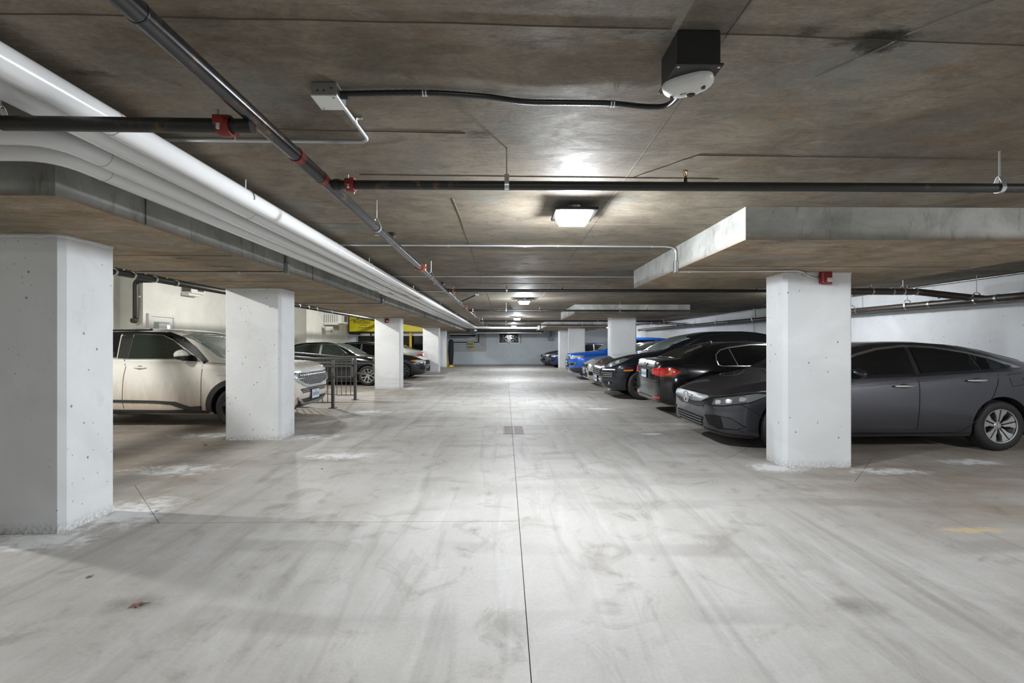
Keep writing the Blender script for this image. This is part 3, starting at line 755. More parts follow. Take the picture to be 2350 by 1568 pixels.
# red strobes
def strobe(loc, label, rz=0):
    t = empty('fire_strobe', loc, rz); tag(t, label, 'alarm', 'red fire strobes on the columns')
    MB().box((0, -.02, 0), (.105, .04, .12)).build('back_box', M['strobered'], t, bevel=.006)
    MB().box((.004, -.046, 0), (.125, .018, .148)).build('cover', M['strobered'], t, bevel=.014)
    MB().box((.028, -.062, -.022), (.058, .016, .046)).build('strobe_lens', M['clear'], t, bevel=.006)
    k = MB()
    for i in range(5): k.box((-.040, -.0556, .045 - i * .022), (.004, .002, .014))
    k.build('side_lettering', M['clear'], t)
strobe((3.52, 4.99, 2.098), 'red fire strobe with clear lens on the near right column')
strobe((-3.62, 13.94, 2.09), 'small red fire strobe on the left column behind the railings')

# ceiling camera / sensor
t = empty('ceiling_camera', (.645, 1.585, ZC)); tag(t, 'white ceiling camera on a black square box', 'camera')
MB().box((0, 0, -.058), (.145, .165, .116)).build('mounting_box', M['darkbox'], t, bevel=.006)
MB().box((0, 0, -.118), (.16, .178, .008)).build('flange', M['blackpl'], t, bevel=.003)
for sx in (-1, 1): MB().lathe([(0, -.124), (.005, -.123)], 8, 'z', (sx * .068, -.075, 0)).build('flange_screw', M['galv'], t)
hd = MB(); R_ = Matrix.Rotation(math.radians(-30), 3, 'Z')
def sq(q):
    k = 2.7; n = (abs(q[0]) ** k + abs(q[1]) ** k) ** (1 / k) if (q[0] or q[1]) else 1
    h = math.hypot(q[0], q[1]); f = h / n if n > 1e-6 else 1
    return (q[0] * f, q[1] * f, min(q[2], .2) if q[2] > 0 else max(q[2], -.92))
hd.ell((0, 0, 0), (.086, .054, .036), 32, 18, fn=sq); hd.v = [tuple(R_ @ Vector(v) + Vector((-.002, .012, -.128))) for v in hd.v]
hd = hd.build('camera_shell', M['offwhite'], t, True)
def onshell(x, y, z): v = R_ @ Vector((x, y, 0)); return (v.x - .002, v.y + .012, z)
MB().ell(onshell(.008, .016, -.158), (.017, .015, .009), 16, 10).build('camera_lens', M['lens_dark'], t, True)
MB().lathe([(.0, -.0), (.007, 0), (.007, .01)], 12, 'z', onshell(.052, -.006, -.1612)).build('sensor_hole', M['drainpipe'], t)
MB().lathe([(.0, -.0), (.006, 0), (.006, .01)], 12, 'z', onshell(-.056, .010, -.1605)).build('sensor_hole', M['drainpipe'], t)
MB().box(onshell(-.014, -.004, -.1622), (.022, .006, .002), 0, math.radians(-30)).build('printed_mark', M['galvd'], t)

# ================================================================== DRAIN PIPES ON THE RIGHT
XD, ZD, RD = 7.2, 2.045, .055
def collar(c, d, r, parent, mat='galvd', w=.03):
    c = Vector(c); d = Vector(d).normalized() * w
    MB().tube([c - d, c + d], r + .006, 18).build('collar', M[mat], parent, True)
def clevis(c, ax, r, parent, ztop):
    c = Vector(c); h = .014; mb = MB()
    def P(a, z, o): return c + (Vector((a, o, z)) if ax == 'y' else Vector((o, a, z)))
    pts = [(-(r + .006), .055)] + [((r + .006) * math.cos(a), (r + .006) * math.sin(a)) for a in [PI + PI * i / 12 for i in range(13)]] + [(r + .006, .055)]
    vs = []
    for a, z in pts: vs += [P(a, z, -h), P(a, z, h)]
    mb.add(vs, [(2 * i, 2 * i + 1, 2 * i + 3, 2 * i + 2) for i in range(len(pts) - 1)])
    arc = [((r + .006) * math.cos(a), .05 + .07 * math.sin(a)) for a in [PI * i / 10 for i in range(11)]]; vs = []
    for a, z in arc: vs += [P(a, z, -h * .8), P(a, z, h * .8)]
    mb.add(vs, [(2 * i, 2 * i + 1, 2 * i + 3, 2 * i + 2) for i in range(10)])
    o = mb.build('clevis_hanger', M['galv'], parent); o.modifiers.new('s', 'SOLIDIFY').thickness = .004
    b = MB(); b.tube([P(-r - .02, .055, 0), P(r + .02, .055, 0)], .006, 8); b.tube([P(0, .10, 0), Vector((c.x, c.y, ztop))], .005, 8); b.build('clevis_bolt', M['galvd'], parent, True)
dpipe = MB().tube([(XD, 1.0, ZD - .03), (XD, 24.5, ZD + .08)], RD, 20).build('drain_pipe', M['drainpipe'], None, True)
tag(dpipe, 'long dark cast-iron drain pipe hung along the right wall', 'pipe', 'dark drain pipes in the right bays')
zd = lambda y: ZD - .03 + .11 * (y - 1.0) / 23.5
for y in (6.55, 7.6, 9.2, 14.6, 18.3): collar((XD, y, zd(y)), (0, 1, 0), RD, dpipe, 'galvd', .018)
for y in (5.2, 6.85, 8.05, 9.35, 9.95, 12.3, 13.1, 15.4, 17.2): clevis((XD, y, zd(y)), 'y', RD, dpipe, ZC)
def lateral(y, x0, lab):
    ze = zd(y - .6)
    o = MB().tube(fillet([(x0, y, 2.235), (6.75, y, 2.225), (XD - .02, y - .42, ze + .045), (XD, y - .62, ze + .005)], .16, 6), RD * .98, 18).build('drain_pipe', M['drainpipe'], None, True)
    tag(o, lab, 'pipe', 'dark drain pipes in the right bays')
    collar((6.32, y, 2.228), (1, 0, 0), RD, o, 'galvd', .015); collar((6.70, y, 2.226), (1, 0, 0), RD, o, 'galvd', .015)
    collar((6.95, y - .17, 2.155), (1, -1, -.35), RD, o, 'galvd', .013)
    for x in (5.98, 6.5): strap((x, y, 2.23), 'x', RD, o, ZC)
lateral(7.35, 5.0, 'dark drain branch elbowing down to the wall pipe beside the near right column')
lateral(18.6, 5.0, 'far dark drain branch reaching the wall pipe behind the black SUV')
t = MB().tube([(5.0, 7.35, 2.235), (4.7, 7.6, 2.18), (4.55, 7.9, 2.05)], RD, 16).build('drain_pipe', M['drainpipe'], None, True); tag(t, 'short drain offset hidden behind the near right column', 'pipe', 'dark drain pipes in the right bays')

# ================================================================== LEFT BAYS: PIPES, STANDPIPE, UNITS
for i, (x, z, r) in enumerate(((-5.95, 2.47, .05), (-6.25, 2.62, .06), (-6.6, 2.70, .045))):
    o = MB().tube([(x, 2.0, z), (x, 24.0, z)], r, 14).build('service_pipe', M['blackpipe'], None, True)
    tag(o, ['lowest black service pipe over the left bays', 'middle black service pipe over the left bays, thickest of three', 'highest black service pipe over the left bays, nearest the wall'][i], 'pipe', 'black service pipes over the left bays')
    for y in (6.7, 7.0, 7.35, 7.8, 8.3, 13.2, 13.8, 14.4, 15.6): collar((x, y + i * .13, z), (0, 1, 0), r, o, 'galv', .02)
o = MB().tube(fillet([(-6.75, 11.05, 2.90), (-8.88, 11.05, 2.90), (-8.88, 11.05, 1.98), (-8.83, 10.97, 1.92)], .12, 6), .055, 14).build('standpipe', M['blackpipe'], None, True)
tag(o, 'glossy black pipe dropping beside the left wall corner', 'pipe')
MB().bb((-8.92, 11.05, 2.5), (-8.84, 11.18, 2.54)).build('wall_bracket', M['galv'], o)
MB().lathe([(.0, -.05), (.062, -.05), (.066, .0), (.062, .03), (0, .03)], 14, 'y', (-8.83, 10.95, 1.93)).build('end_cap', M['drainpipe'], o, True)
def wall_unit(y, z, w, h, d, label, parts=True):
    t = empty('wall_vent', (XL1, y, z)); tag(t, label, 'vent')
    MB().bb((0, -w / 2, -h / 2), (d, w / 2, h / 2)).build('vent_box', M['offwhite'], t, bevel=.008)
    MB().bb((d, -w * .05, -h * .30), (d + .01, w * .38, h * .28)).build('opening', M['seamline'], t)
    for i in range(5): MB().bb((d + .01, -w * .05, -h * .27 + i * h * .12), (d + .02, w * .38, -h * .25 + i * h * .12)).build('louvre', M['offwhite'], t)
    k = MB()
    for i in range(7): k.bb((-.0 + d * .12 * i + .03, -w / 2 - .006, -h * .38), (d * .12 * i + .045, -w / 2, h * .38))
    k.build('side_slots', M['seamline'], t)
    MB().bb((.03, -w / 2 - .03, -h / 2 - .06), (d * .8, w * .35, -h / 2)).build('bracket', M['offwhite'], t)
wall_unit(12.75, 2.93, .55, .34, .28, 'small white wall vent high above the white door')
wall_unit(22.6, 2.62, .95, .50, .85, 'white slatted wall unit high beside the yellow sign')
t = empty('wall_speaker', (XL1, 21.9, 2.05)); tag(t, 'small white bracket lamp under the white slatted wall unit', 'lamp')
MB().bb((0, -.05, .1), (.35, .05, .16)).build('arm', M['galv'], t); MB().box((.38, 0, .05), (.26, .3, .22)).build('body', M['offwhite'], t, bevel=.02)
MB().box((.38, 0, -.09), (.2, .24, .05)).build('lens', M['galv'], t, bevel=.01)

# ---- yellow shop sign
sg = empty('shop_sign', (-8.9, 25.5, 2.07)); tag(sg, 'long yellow shop sign reading ProGlass and Dent above the dark shopfront', 'sign')
MB().bb((0.1, 0, 0), (5.0, .12, .95)).build('sign_board', M['signyellow'], sg)
MB().bb((0.06, -.01, -.06), (5.04, .13, 0)).build('bottom_edge', M['blackpl'], sg)
k = MB()
for i in range(6): k.bb((.10, -.006, .06 + i * .15), (.15, .0, .14 + i * .15))
k.build('edge_blocks', M['redpaint'], sg)
def T4(x, z): return Matrix.Translation((x, -.008, z)) @ Matrix.Rotation(PI / 2, 4, 'X')
o = text_mesh('ProGlass', .26, .004, 'sign_word', M['ink'], sg, T4(.42, .44)); o = text_mesh('Dent', .26, .004, 'sign_word', M['ink'], sg, T4(2.2, .44))
k = MB()
for (x, z, w) in ((.75, .34, .45), (.70, .20, .75), (2.35, .20, .5), (2.5, .34, .25)):
    for j in range(int(w / .05)): k.bb((x + j * .05, -.004, z), (x + j * .05 + .034, 0, z + .035))
k.build('small_lettering', M['ink'], sg)
k = MB(); k.prism([(.55, .70), (.85, .86), (1.0, .78), (1.15, .88), (1.45, .70), (1.2, .73), (1.05, .69), (.85, .74)], 1, -.008, 0); k.build('mountain_mark', M['ink'], sg)
t = MB().bb((-5.38, 25.55, 0), (-5.26, 25.67, 2.02)).build('yellow_post', M['yellowpaint']); tag(t, 'yellow post in front of the dark shopfront', 'post')
t = MB().tube(fillet([(-8.55, 24.9, ZL), (-8.55, 24.9, 1.95), (-7.9, 24.9, 1.93)], .1), .05, 12).build('black_drop_pipe', M['blackpipe'], None, True); tag(t, 'black pipe dropping in front of the yellow sign', 'pipe')
conduit([(-8.4, 24.95, 2.72), (-6.6, 24.95, 2.72), (-6.3, 24.8, 2.6), (-4.3, 24.8, 2.55)], .02, 'galvd', 'conduit', 'conduit running across the face of the yellow sign', group='long conduits on the walls')

# ---- far wall things
t = empty('exhaust_fan_pair', (.23, YF, 1.75)); tag(t, 'white framed pair of dark round fans high on the far wall', 'fan')
fr = MB()
for a, b_ in [((-.70, -.36), (-.64, .36)), ((.64, -.36), (.70, .36)), ((-.035, -.36), (.035, .36)), ((-.64, -.36), (.64, -.29)), ((-.64, .31), (.64, .36))]: fr.bb((a[0], -.10, a[1]), (b_[0], 0, b_[1]))
fr.build('frame', M['offwhite'], t)
MB().bb((-.66, -.04, -.33), (.66, -.01, .33)).build('dark_back', M['shop'], t)
for cx in (-.335, .335):
    b = MB().lathe([(.22, -.095), (.25, -.095), (.25, -.04), (.22, -.04)], 24, 'y', (cx, 0, 0)).build('fan_ring', M['blackpl'], t, True)
    k = MB()
    for i in range(5):
        a = i * 2 * PI / 5; u = Vector((math.cos(a), 0, math.sin(a))); v = Vector((-math.sin(a), 0, math.cos(a)))
        c = Vector((cx, -.07, 0)); k.add([c + u * .04 - v * .02, c + u * .21 - v * .07 + Vector((0, -.015, 0)), c + u * .21 + v * .05 + Vector((0, .015, 0)), c + u * .04 + v * .02], [(0, 1, 2, 3)])
    k.build('blades', M['blackpl'], b); MB().ell((cx, -.08, 0), (.06, .03, .06), 14, 8).build('hub', M['satin'], b, True)
t = empty('cable_tail', (.98, YF, 1.70)); tag(t, 'grey cable loop hanging beside the fans', 'cable')
MB().tube(smooth_path([(0, -.03, .3), (.05, -.04, .1), (.10, -.04, -.15), (.06, -.04, -.27), (.0, -.04, -.18), (.02, -.04, .1)], 6), .014, 8).build('cable', M['galvd'], t, True)
t = empty('hanging_box', (3.0, YF - .25, 1.75)); tag(t, 'grey-blue box hanging on a stem by the far wall', 'box')
MB().prism([(-.15, -.14), (.15, -.14), (.17, -.02), (.12, .15), (-.12, .15), (-.17, -.02)], 1, -.12, .12).build('box_body', M['bluepad'], t, bevel=.01)
MB().tube([(0, 0, .15), (0, 0, ZC - 1.75)], .04, 12).build('stem', M['bluepad'], t, True)
# pipes on the far wall
x_end = -1.05
for i in range(7):
    z = 1.60 - i * .11; xv = -1.90 + i * .105
    o = MB().tube(fillet([(-3.6, YF - .10, z), (xv, YF - .10, z), (xv, YF - .10, 2.35)], .06, 4), .03, 10).build('wall_pipe', M['pvcring'] if i not in (1,) else M['blackpipe'], None, True)
    words = ['topmost', 'second', 'third', 'fourth', 'fifth', 'sixth', 'lowest'][i]
    tag(o, words + ' of the nested grey pipes elbowing up the far wall', 'pipe', 'nested pipes on the far wall')
    if i in (1, 3, 5): MB().bb((-2.6 + .04 * i, YF - .15, z - .05), (-2.15 + .04 * i, YF - .13, z + .05)).build('pipe_label', M['yellowlabel'], o)
    if i in (2, 4): MB().bb((-2.6, YF - .15, z - .03), (-2.15, YF - .13, z + .03)).build('pipe_label', M['greenlabel'], o)
for i, (z, r, mat) in enumerate(((2.12, .07, 'pvc'), (2.02, .06, 'blackpipe'), (1.96, .05, 'galvd'))):
    o = MB().tube(fillet([(-3.6, 29.6, z - .1), (-2.0, 29.6, z - .1), (-1.75, 28.8, z + .05), (-1.75, 26.6, z + .05)], .3, 6), r, 12).build('large_pipe', M[mat], None, True)
    tag(o, ['large white pipe curving under the far ceiling', 'black pipe curving under the far ceiling', 'grey pipe curving under the far ceiling'][i], 'pipe')
for i, (z, mat, x1) in enumerate(((2.16, 'blackpipe', 2.3), (2.06, 'galv', 2.2))):
    o = MB().tube([(-1.7, 27.2 + i * .5, z), (x1, 27.2 + i * .5, z)], .06 - i * .015, 12).build('cross_pipe', M[mat], None, True)
    tag(o, ['fat black pipe crossing near the far wall', 'thin bright pipe crossing near the far wall'][i], 'pipe')
t = empty('padded_post', (-3.30, 27.6, 0)); tag(t, 'tall black padded post with a yellow foot near the far wall', 'post')
MB().lathe([(.0, 1.66), (.10, 1.64), (.15, 1.5), (.17, .9), (.13, .25), (.11, .12)], 14).build('black_pad', M['curtain'], t, True)
MB().lathe([(.0, .14), (.05, .14), (.16, .06), (.20, .0)], 14).build('yellow_foot', M['yellowpaint'], t, True)
MB().bb((-.24, -.03, 0), (-.19, .03, 1.2)).build('yellow_edge', M['yellowpaint'], t)

# ================================================================== RAILINGS
def railing(y, x1, loop, label, xleft=-8.2):
    t = empty('railing', (x1, y, 0)); tag(t, label, 'railing', 'grey steel ramp railings')
    rise = lambda x: max(0, (-x) - .4) * .085
    def P(x, z): return (x, 0, z + rise(x))
    MB().box((0, 0, .52), (.06, .06, 1.04)).build('post', M['rail'], t, bevel=.006)
    MB().box((0, 0, .006), (.14, .14, .012)).build('post_foot', M['rail'], t)
    xl = xleft - x1
    for x in (-1.55, -3.1): MB().bb((x - .022, -.022, rise(x) - .02), (x + .022, .022, 1.06 + rise(x))).build('post', M['rail'], t)
    def bar(z, r, name='rail'): MB().tube([P(0, z), P(-.4, z), P(xl, z)], r, 10).build(name, M['rail'], t, True)
    bar(1.06, .026, 'top_rail'); bar(.97, .020); bar(.12, .012, 'bottom_rail')
    hr = [(xl, -.07, .90 + rise(xl)), (-.4, -.07, .90), (loop, -.07, .90), (loop, -.07, .66), (.0, -.03, .66)]
    MB().tube(fillet(hr, .05, 5), .020, 10).build('handrail', M['rail'], t, True)
    tp = [(0, 0, 1.06), (loop - .02, -.0, 1.06), (loop - .02, -.0, .93)]
    MB().tube(fillet(tp, .05, 5), .020, 10).build('end_loop', M['rail'], t, True)
    n = int(-xl / .112)
    for i in range(1, min(n, 36)):
        x = -i * .112
        MB().tube([P(x, .12), P(x, .97)], .0085, 6).build('picket', M['rail'], t)
railing(9.784, -3.69, .43, 'near grey railing with an end loop, beside the nose of the cream SUV')
railing(11.228, -3.69, .46, 'far grey railing with an end loop, in front of the black sedan')
r = MB(); r.prism([(-4.05, 0), (-8.7, 0), (-8.7, .40)], 1, 9.86, 11.15); tag(r.build('ramp', M['floor']), 'low concrete access ramp between the two railings', 'ramp')

# ---- leaves and scraps
def leaf(loc, s, rz, lab):
    t = MB(); pts = []; n = 10
    for i in range(n):
        a = 2 * PI * i / n; rr = s * (1 if i % 2 == 0 else .45) * random.uniform(.8, 1.1); pts.append((math.cos(a) * rr, math.sin(a) * rr * .8, random.uniform(.002, .25 * s)))
    t.add(pts + [(0, 0, .004)], [(i, (i + 1) % n, n) for i in range(n)]); t.tube([(0, 0, .004), (s * 1.3, s * .2, .003)], s * .04, 5)
    o = t.build('dry_leaf', M['leaf'], None, False, loc=loc, rot=(0, 0, rz)); o.modifiers.new('s', 'SOLIDIFY').thickness = .001
    tag(o, lab, 'leaf')
leaf((-1.926, 2.408, 0.001), .042, .3, 'curled brown maple leaf lying on the aisle floor by a dark stain')
leaf((-2.445, 2.709, 0.001), .022, 1.2, 'small dark leaf scrap on the floor left of the maple leaf')
leaf((-2.009, 5.013, 0.001), .022, 2.2, 'tiny dark scrap on the open aisle floor')
leaf((-2.86, 3.77, 0.001), .018, .2, 'dark crumb on the slab joint by the nearest left column')
t = MB().lathe([(0, .012), (.016, .012), (.018, 0), (0, 0)], 14).build('bottle_cap', M['deepblue'], None, True, loc=(-4.05, 6.2, .0)); tag(t, 'small dark blue cap on the floor by the column before the SUV', 'cap')

# ================================================================== CARS
def pchip(pts):
    xs = [p[0] for p in pts]; ys = [p[1] for p in pts]; n = len(xs)
    h = [xs[i + 1] - xs[i] for i in range(n - 1)]; d = [(ys[i + 1] - ys[i]) / h[i] for i in range(n - 1)]
    m = [0] * n; m[0] = d[0]; m[-1] = d[-1]
    for i in range(1, n - 1):
        if d[i - 1] * d[i] > 0:
            w1 = 2 * h[i] + h[i - 1]; w2 = h[i] + 2 * h[i - 1]; m[i] = (w1 + w2) / (w1 / d[i - 1] + w2 / d[i])
    def f(x):
        if x <= xs[0]: return ys[0]
        if x >= xs[-1]: return ys[-1]
        i = 0
        while x > xs[i + 1]: i += 1
        t = (x - xs[i]) / h[i]
        return (2 * t ** 3 - 3 * t * t + 1) * ys[i] + (t ** 3 - 2 * t * t + t) * h[i] * m[i] + (-2 * t ** 3 + 3 * t * t) * ys[i + 1] + (t ** 3 - t * t) * h[i] * m[i + 1]
    return f

class Car:
    """local frame: x runs from the nose (0) to the tail (L), z up; cat = parts are projected on the body from the side, the front or a corner"""
    def __init__(s, name, label, loc, rz, L, top, belt, bot, w, rw, wheels, tr, tw, archr, paint, cat='car', group='parked cars'):
        s.root = empty(name, (loc[0], loc[1], 0), rz); tag(s.root, label, cat, group)
        s.L = L; s.W = max(p[1] for p in w)
        T, B, O, Wf, R = (pchip(q) for q in (top, belt, bot, w, rw)); s.T = T
        st = [0, .008, .02, .04, .065, .095, .13, .17, .22, .28, .35, .43, .52]
        x = .62
        while x < L - .6: st.append(x); x += .09
        st += [L - q for q in reversed([0, .008, .02, .04, .07, .11, .16, .22, .29, .37, .46, .56])]
        V = []; nq = 0
        for x in st:
            b_, t, wd, r = O(x), T(x), Wf(x), R(x); bt = min(B(x), t - .012); hh = bt - b_; e = t - bt
            k = min(1.0, e / .25)
            q = [(0, b_), (.45 * wd, b_), (.80 * wd, b_), (.92 * wd, b_ + .02), (.965 * wd, b_ + .07 * hh + .02), (.985 * wd, b_ + .22 * hh), (.995 * wd, b_ + .38 * hh), (wd, b_ + .52 * hh),
                 (wd, b_ + .66 * hh), (.995 * wd, b_ + .80 * hh), (.980 * wd, b_ + .91 * hh), (.955 * wd, b_ + .98 * hh), (.930 * wd, bt)]
            a = .925 * wd
            for f, g in ((.12, .14), (.30, .33), (.52, .55), (.74, .76)): q.append((a + (r - a) * f, bt + e * g * (1 - .12 * (1 - k))))
            q += [(r * .985, bt + e * .88), (r * .94, bt + e * .945), (r * .84, bt + e * .975), (r * .62, bt + e * .990), (r * .34, bt + e * .998), (0, t)]
            nq = len(q)
            ring = [(x, -y, z) for y, z in q] + [(x, y, z) for y, z in reversed(q[1:-1])]
            V.append(ring)
        m = len(V[0]); mb = MB(); vs = [p for r_ in V for p in r_]
        fs = [(i * m + k, i * m + (k + 1) % m, (i + 1) * m + (k + 1) % m, (i + 1) * m + k) for i in range(len(st) - 1) for k in range(m)]
        fs += [tuple(range(m))[::-1], tuple(range((len(st) - 1) * m, len(st) * m))]
        mb.add(vs, fs)
        body = mb.build('body', [paint, M['seamline']], None, False)
        s.paint = paint
        bm = bmesh.new(); bm.from_mesh(body.data); s.bvh = BVHTree.FromBMesh(bm); bm.free()
        cu = MB()
        for wx in wheels:
            for sy in (-1, 1): cu.tube([(wx, sy * (s.W - .30), tr), (wx, sy * (s.W + .2), tr)], archr, 40)
        cut_ = cu.build('cut', M['seamline'])
        md = body.modifiers.new('b', 'BOOLEAN'); md.operation = 'DIFFERENCE'; md.object = cut_; md.solver = 'EXACT'
        try: md.material_mode = 'TRANSFER'
        except Exception: pass
        bpy.context.view_layer.update(); dg = bpy.context.evaluated_depsgraph_get()
        me = bpy.data.meshes.new_from_object(body.evaluated_get(dg)); old = body.data
        body.modifiers.clear(); body.data = me; bpy.data.meshes.remove(old); bpy.data.objects.remove(cut_)
        me.name = 'body'
        for p in me.polygons:
            p.use_smooth = True
            c = p.center
            if any(abs(math.hypot(c.x - wx, c.z - tr) - archr) < .012 for wx in wheels) and abs(p.normal.y) < .5: p.material_index = 1
            if abs(c.y) < s.W - .285 and abs(p.normal.y) > .9 and any(math.hypot(c.x - wx, c.z - tr) < archr for wx in wheels): p.material_index = 1
        me.set_sharp_from_angle(angle=math.radians(32))
        body.parent = s.root; s.body = body
        s.wheels, s.tr, s.tw, s.archr = wheels, tr, tw, archr

    # ---------------- projection
    def _proj(s, a):
        r = math.radians(a); d = Vector((math.cos(r), math.sin(r), 0)); u = Vector((math.sin(r), -math.cos(r), 0)); return d, u
    def _hit(s, u, z, d, uv, off, tilt=0):
        o = uv * u + Vector((0, 0, z)) - d * 8 + (d * (d.x * 0))
        hit, nrm, idx, dist = s.bvh.ray_cast(o, d)
        if hit is None or abs(nrm.dot(d)) < .04:
            c = o + d * 8
            # fall back to the closest point on the body seen from outside
            hit, nrm, idx, dist = s.bvh.find_nearest(o + d * (8 - s.W)); 
        if nrm.dot(d) > 0: nrm = -nrm
        n2 = (nrm - d * .6).normalized()
        return hit + n2 * off
    def _poly(s, poly, a):
        d, u = s._proj(a); out = []
        for p in poly:
            if len(p) == 2: out.append((p[0], p[1]) if a in (90,) else (p[0], p[1]))
            else: out.append((Vector((p[0], -p[1], 0)).dot(u), p[2]))
        return out
    def decal(s, name, mat, poly, a=90, off=.004, th=.006, mirror=True, step=.07, parent=None, round_=0, label=None):
        d, u = s._proj(a); P = s._poly(poly, a)
        if round_:
            P = [(p.x, p.y) for p in fillet([Vector((x, z, 0)) for x, z in P + P[:2]], round_, 4)][1:]
            P = P[:-1]
        bm = bmesh.new(); vs = [bm.verts.new((x, z, 0)) for x, z in P]
        try: bm.faces.new(vs)
        except Exception: bm.free(); return
        x0, x1 = min(p[0] for p in P), max(p[0] for p in P); z0, z1 = min(p[1] for p in P), max(p[1] for p in P)
        bmesh.ops.triangulate(bm, faces=bm.faces[:])
        k = x0 + step
        while k < x1 - .01: bmesh.ops.bisect_plane(bm, geom=bm.verts[:] + bm.edges[:] + bm.faces[:], plane_co=(k, 0, 0), plane_no=(1, 0, 0)); k += step
        k = z0 + step
        while k < z1 - .01: bmesh.ops.bisect_plane(bm, geom=bm.verts[:] + bm.edges[:] + bm.faces[:], plane_co=(0, k, 0), plane_no=(0, 1, 0)); k += step
        bmesh.ops.remove_doubles(bm, verts=bm.verts, dist=1e-5)
        bm.verts.ensure_lookup_table(); bm.verts.index_update()
        pts = [(v.co.x, v.co.y) for v in bm.verts]; faces = [tuple(v.index for v in f.verts) for f in bm.faces]
        bd = [(e.verts[0].index, e.verts[1].index) for e in bm.edges if len(e.link_faces) == 1]; bm.free()
        out = [s._hit(x, z, d, u, off + th) for x, z in pts]; inn = [s._hit(x, z, d, u, -.006) for x, z in pts]
        n = len(out); mb = MB(); mb.add(out + inn, faces + [(i, j, n + j, n + i) for i, j in bd])
        if mirror:
            m2 = MB(); m2.add([(p.x, -p.y, p.z) for p in out + inn], faces + [(i, j, n + j, n + i) for i, j in bd]); s._fin(m2, name, mat, parent, label)
        return s._fin(mb, name, mat, parent, label)
    def _fin(s, mb, name, mat, parent, label, smooth=True):
        o = mb.build(name, M[mat] if isinstance(mat, str) else mat, parent or s.root, smooth)
        if label: tag(o, label)
        return o
    def strip(s, name, mat, line, wd, a=90, off=.002, th=.003, mirror=True, parent=None, taper=None, step=.05, closed=False, label=None):
        d, u = s._proj(a); P = [Vector((x, z)) for x, z in s._poly(line, a)]
        if closed: P = P + [P[0]]
        Q = []
        for i in range(len(P) - 1):
            k = max(1, int((P[i + 1] - P[i]).length / step))
            for j in range(k): Q.append(P[i].lerp(P[i + 1], j / k))
        Q.append(P[-1]); n = len(Q); vs = []
        for i, q in enumerate(Q):
            t = (Q[min(i + 1, n - 1)] - Q[max(i - 1, 0)]).normalized(); nn = Vector((-t.y, t.x)); h = wd / 2 * (taper(i / (n - 1)) if taper else 1)
            A, B_ = q - nn * h, q + nn * h
            vs += [s._hit(A.x, A.y, d, u, -.004), s._hit(A.x, A.y, d, u, off + th), s._hit(B_.x, B_.y, d, u, off + th), s._hit(B_.x, B_.y, d, u, -.004)]
        fs = [(4 * i + k, 4 * i + k + 1, 4 * i + 5 + k, 4 * i + 4 + k) for i in range(n - 1) for k in range(3)]
        mb = MB(); mb.add(vs, fs)
        if mirror:
            m2 = MB(); m2.add([(p.x, -p.y, p.z) for p in vs], fs); s._fin(m2, name, mat, parent, label, False)
        return s._fin(mb, name, mat, parent, label, False)
    # ---------------- things on the car
    def seam(s, line, wd=.009, a=90): s.strip('panel_gap', 'seamline', line, wd, a, .0008, .0008)
    def handle(s, x, z, ln=.22, mat=None, a=90):
        d, u = s._proj(a); p = s._hit(x + ln / 2, z, d, u, 0)
        for sy in (1, -1):
            h = MB().ell((x + ln / 2, sy * (p.y - .022), z + .004), (ln / 2, .016, .019), 16, 8).build('door_handle', M[mat] if mat else s.paint, s.root, True)
            MB().ell((x + ln * .55, sy * (p.y + .004), z - .004), (ln * .28, .010, .036), 12, 8).build('handle_cup', M['seamline'], h, True)
    def mirror(s, x, z, sc=1.0, mat=None, low=None):
        y = -(s.W - .02)
        def fn(q): return (q[0] * (1 if q[0] > 0 else .55), q[1], q[2] * (1 - .25 * max(0, -q[1])))
        for sy in (1, -1):
            mb = MB()
            mb.ell((x, sy * (y - .105 * sc), z), (.085 * sc, .125 * sc, .075 * sc), 20, 12, 0, fn)
            mb.prism([(x - .05, z - .10), (x + .05, z - .10), (x + .02, z - .02), (x - .03, z - .02)], 1, sy * (y - .05), sy * (y + .10), 1)
            if low: mb.ell((x - .004, sy * (y - .105 * sc), z - .035 * sc), (.088 * sc, .122 * sc, .042 * sc), 18, 10, 1, fn)
            mb.build('wing_mirror', [M[mat] if mat else s.paint, M['blackpl']], s.root, True)
    def wheel_set(s, style, rimr, mat='alloy'):
        R, r, h = s.tr, rimr, s.tw
        prof = [(r - .012, -h * .40), (r + .004, -h * .47), (r + .03, -h * .5), (R * .5 + r * .5, -h * .53), (R - .028, -h * .49), (R - .010, -h * .43), (R, -h * .34), (R, -h * .17), (R - .009, -h * .16), (R - .009, -h * .12),
                (R + .001, -h * .11), (R + .001, h * .11), (R - .009, h * .12), (R - .009, h * .16), (R, h * .17), (R, h * .34), (R - .010, h * .43), (R - .028, h * .49), (R * .5 + r * .5, h * .53), (r + .03, h * .5), (r + .004, h * .47), (r - .012, h * .40)]
        def rmod(i, j): return -.007 if (j % 2 and i in (5, 6, 7, 14, 15, 16)) else 0
        first = None
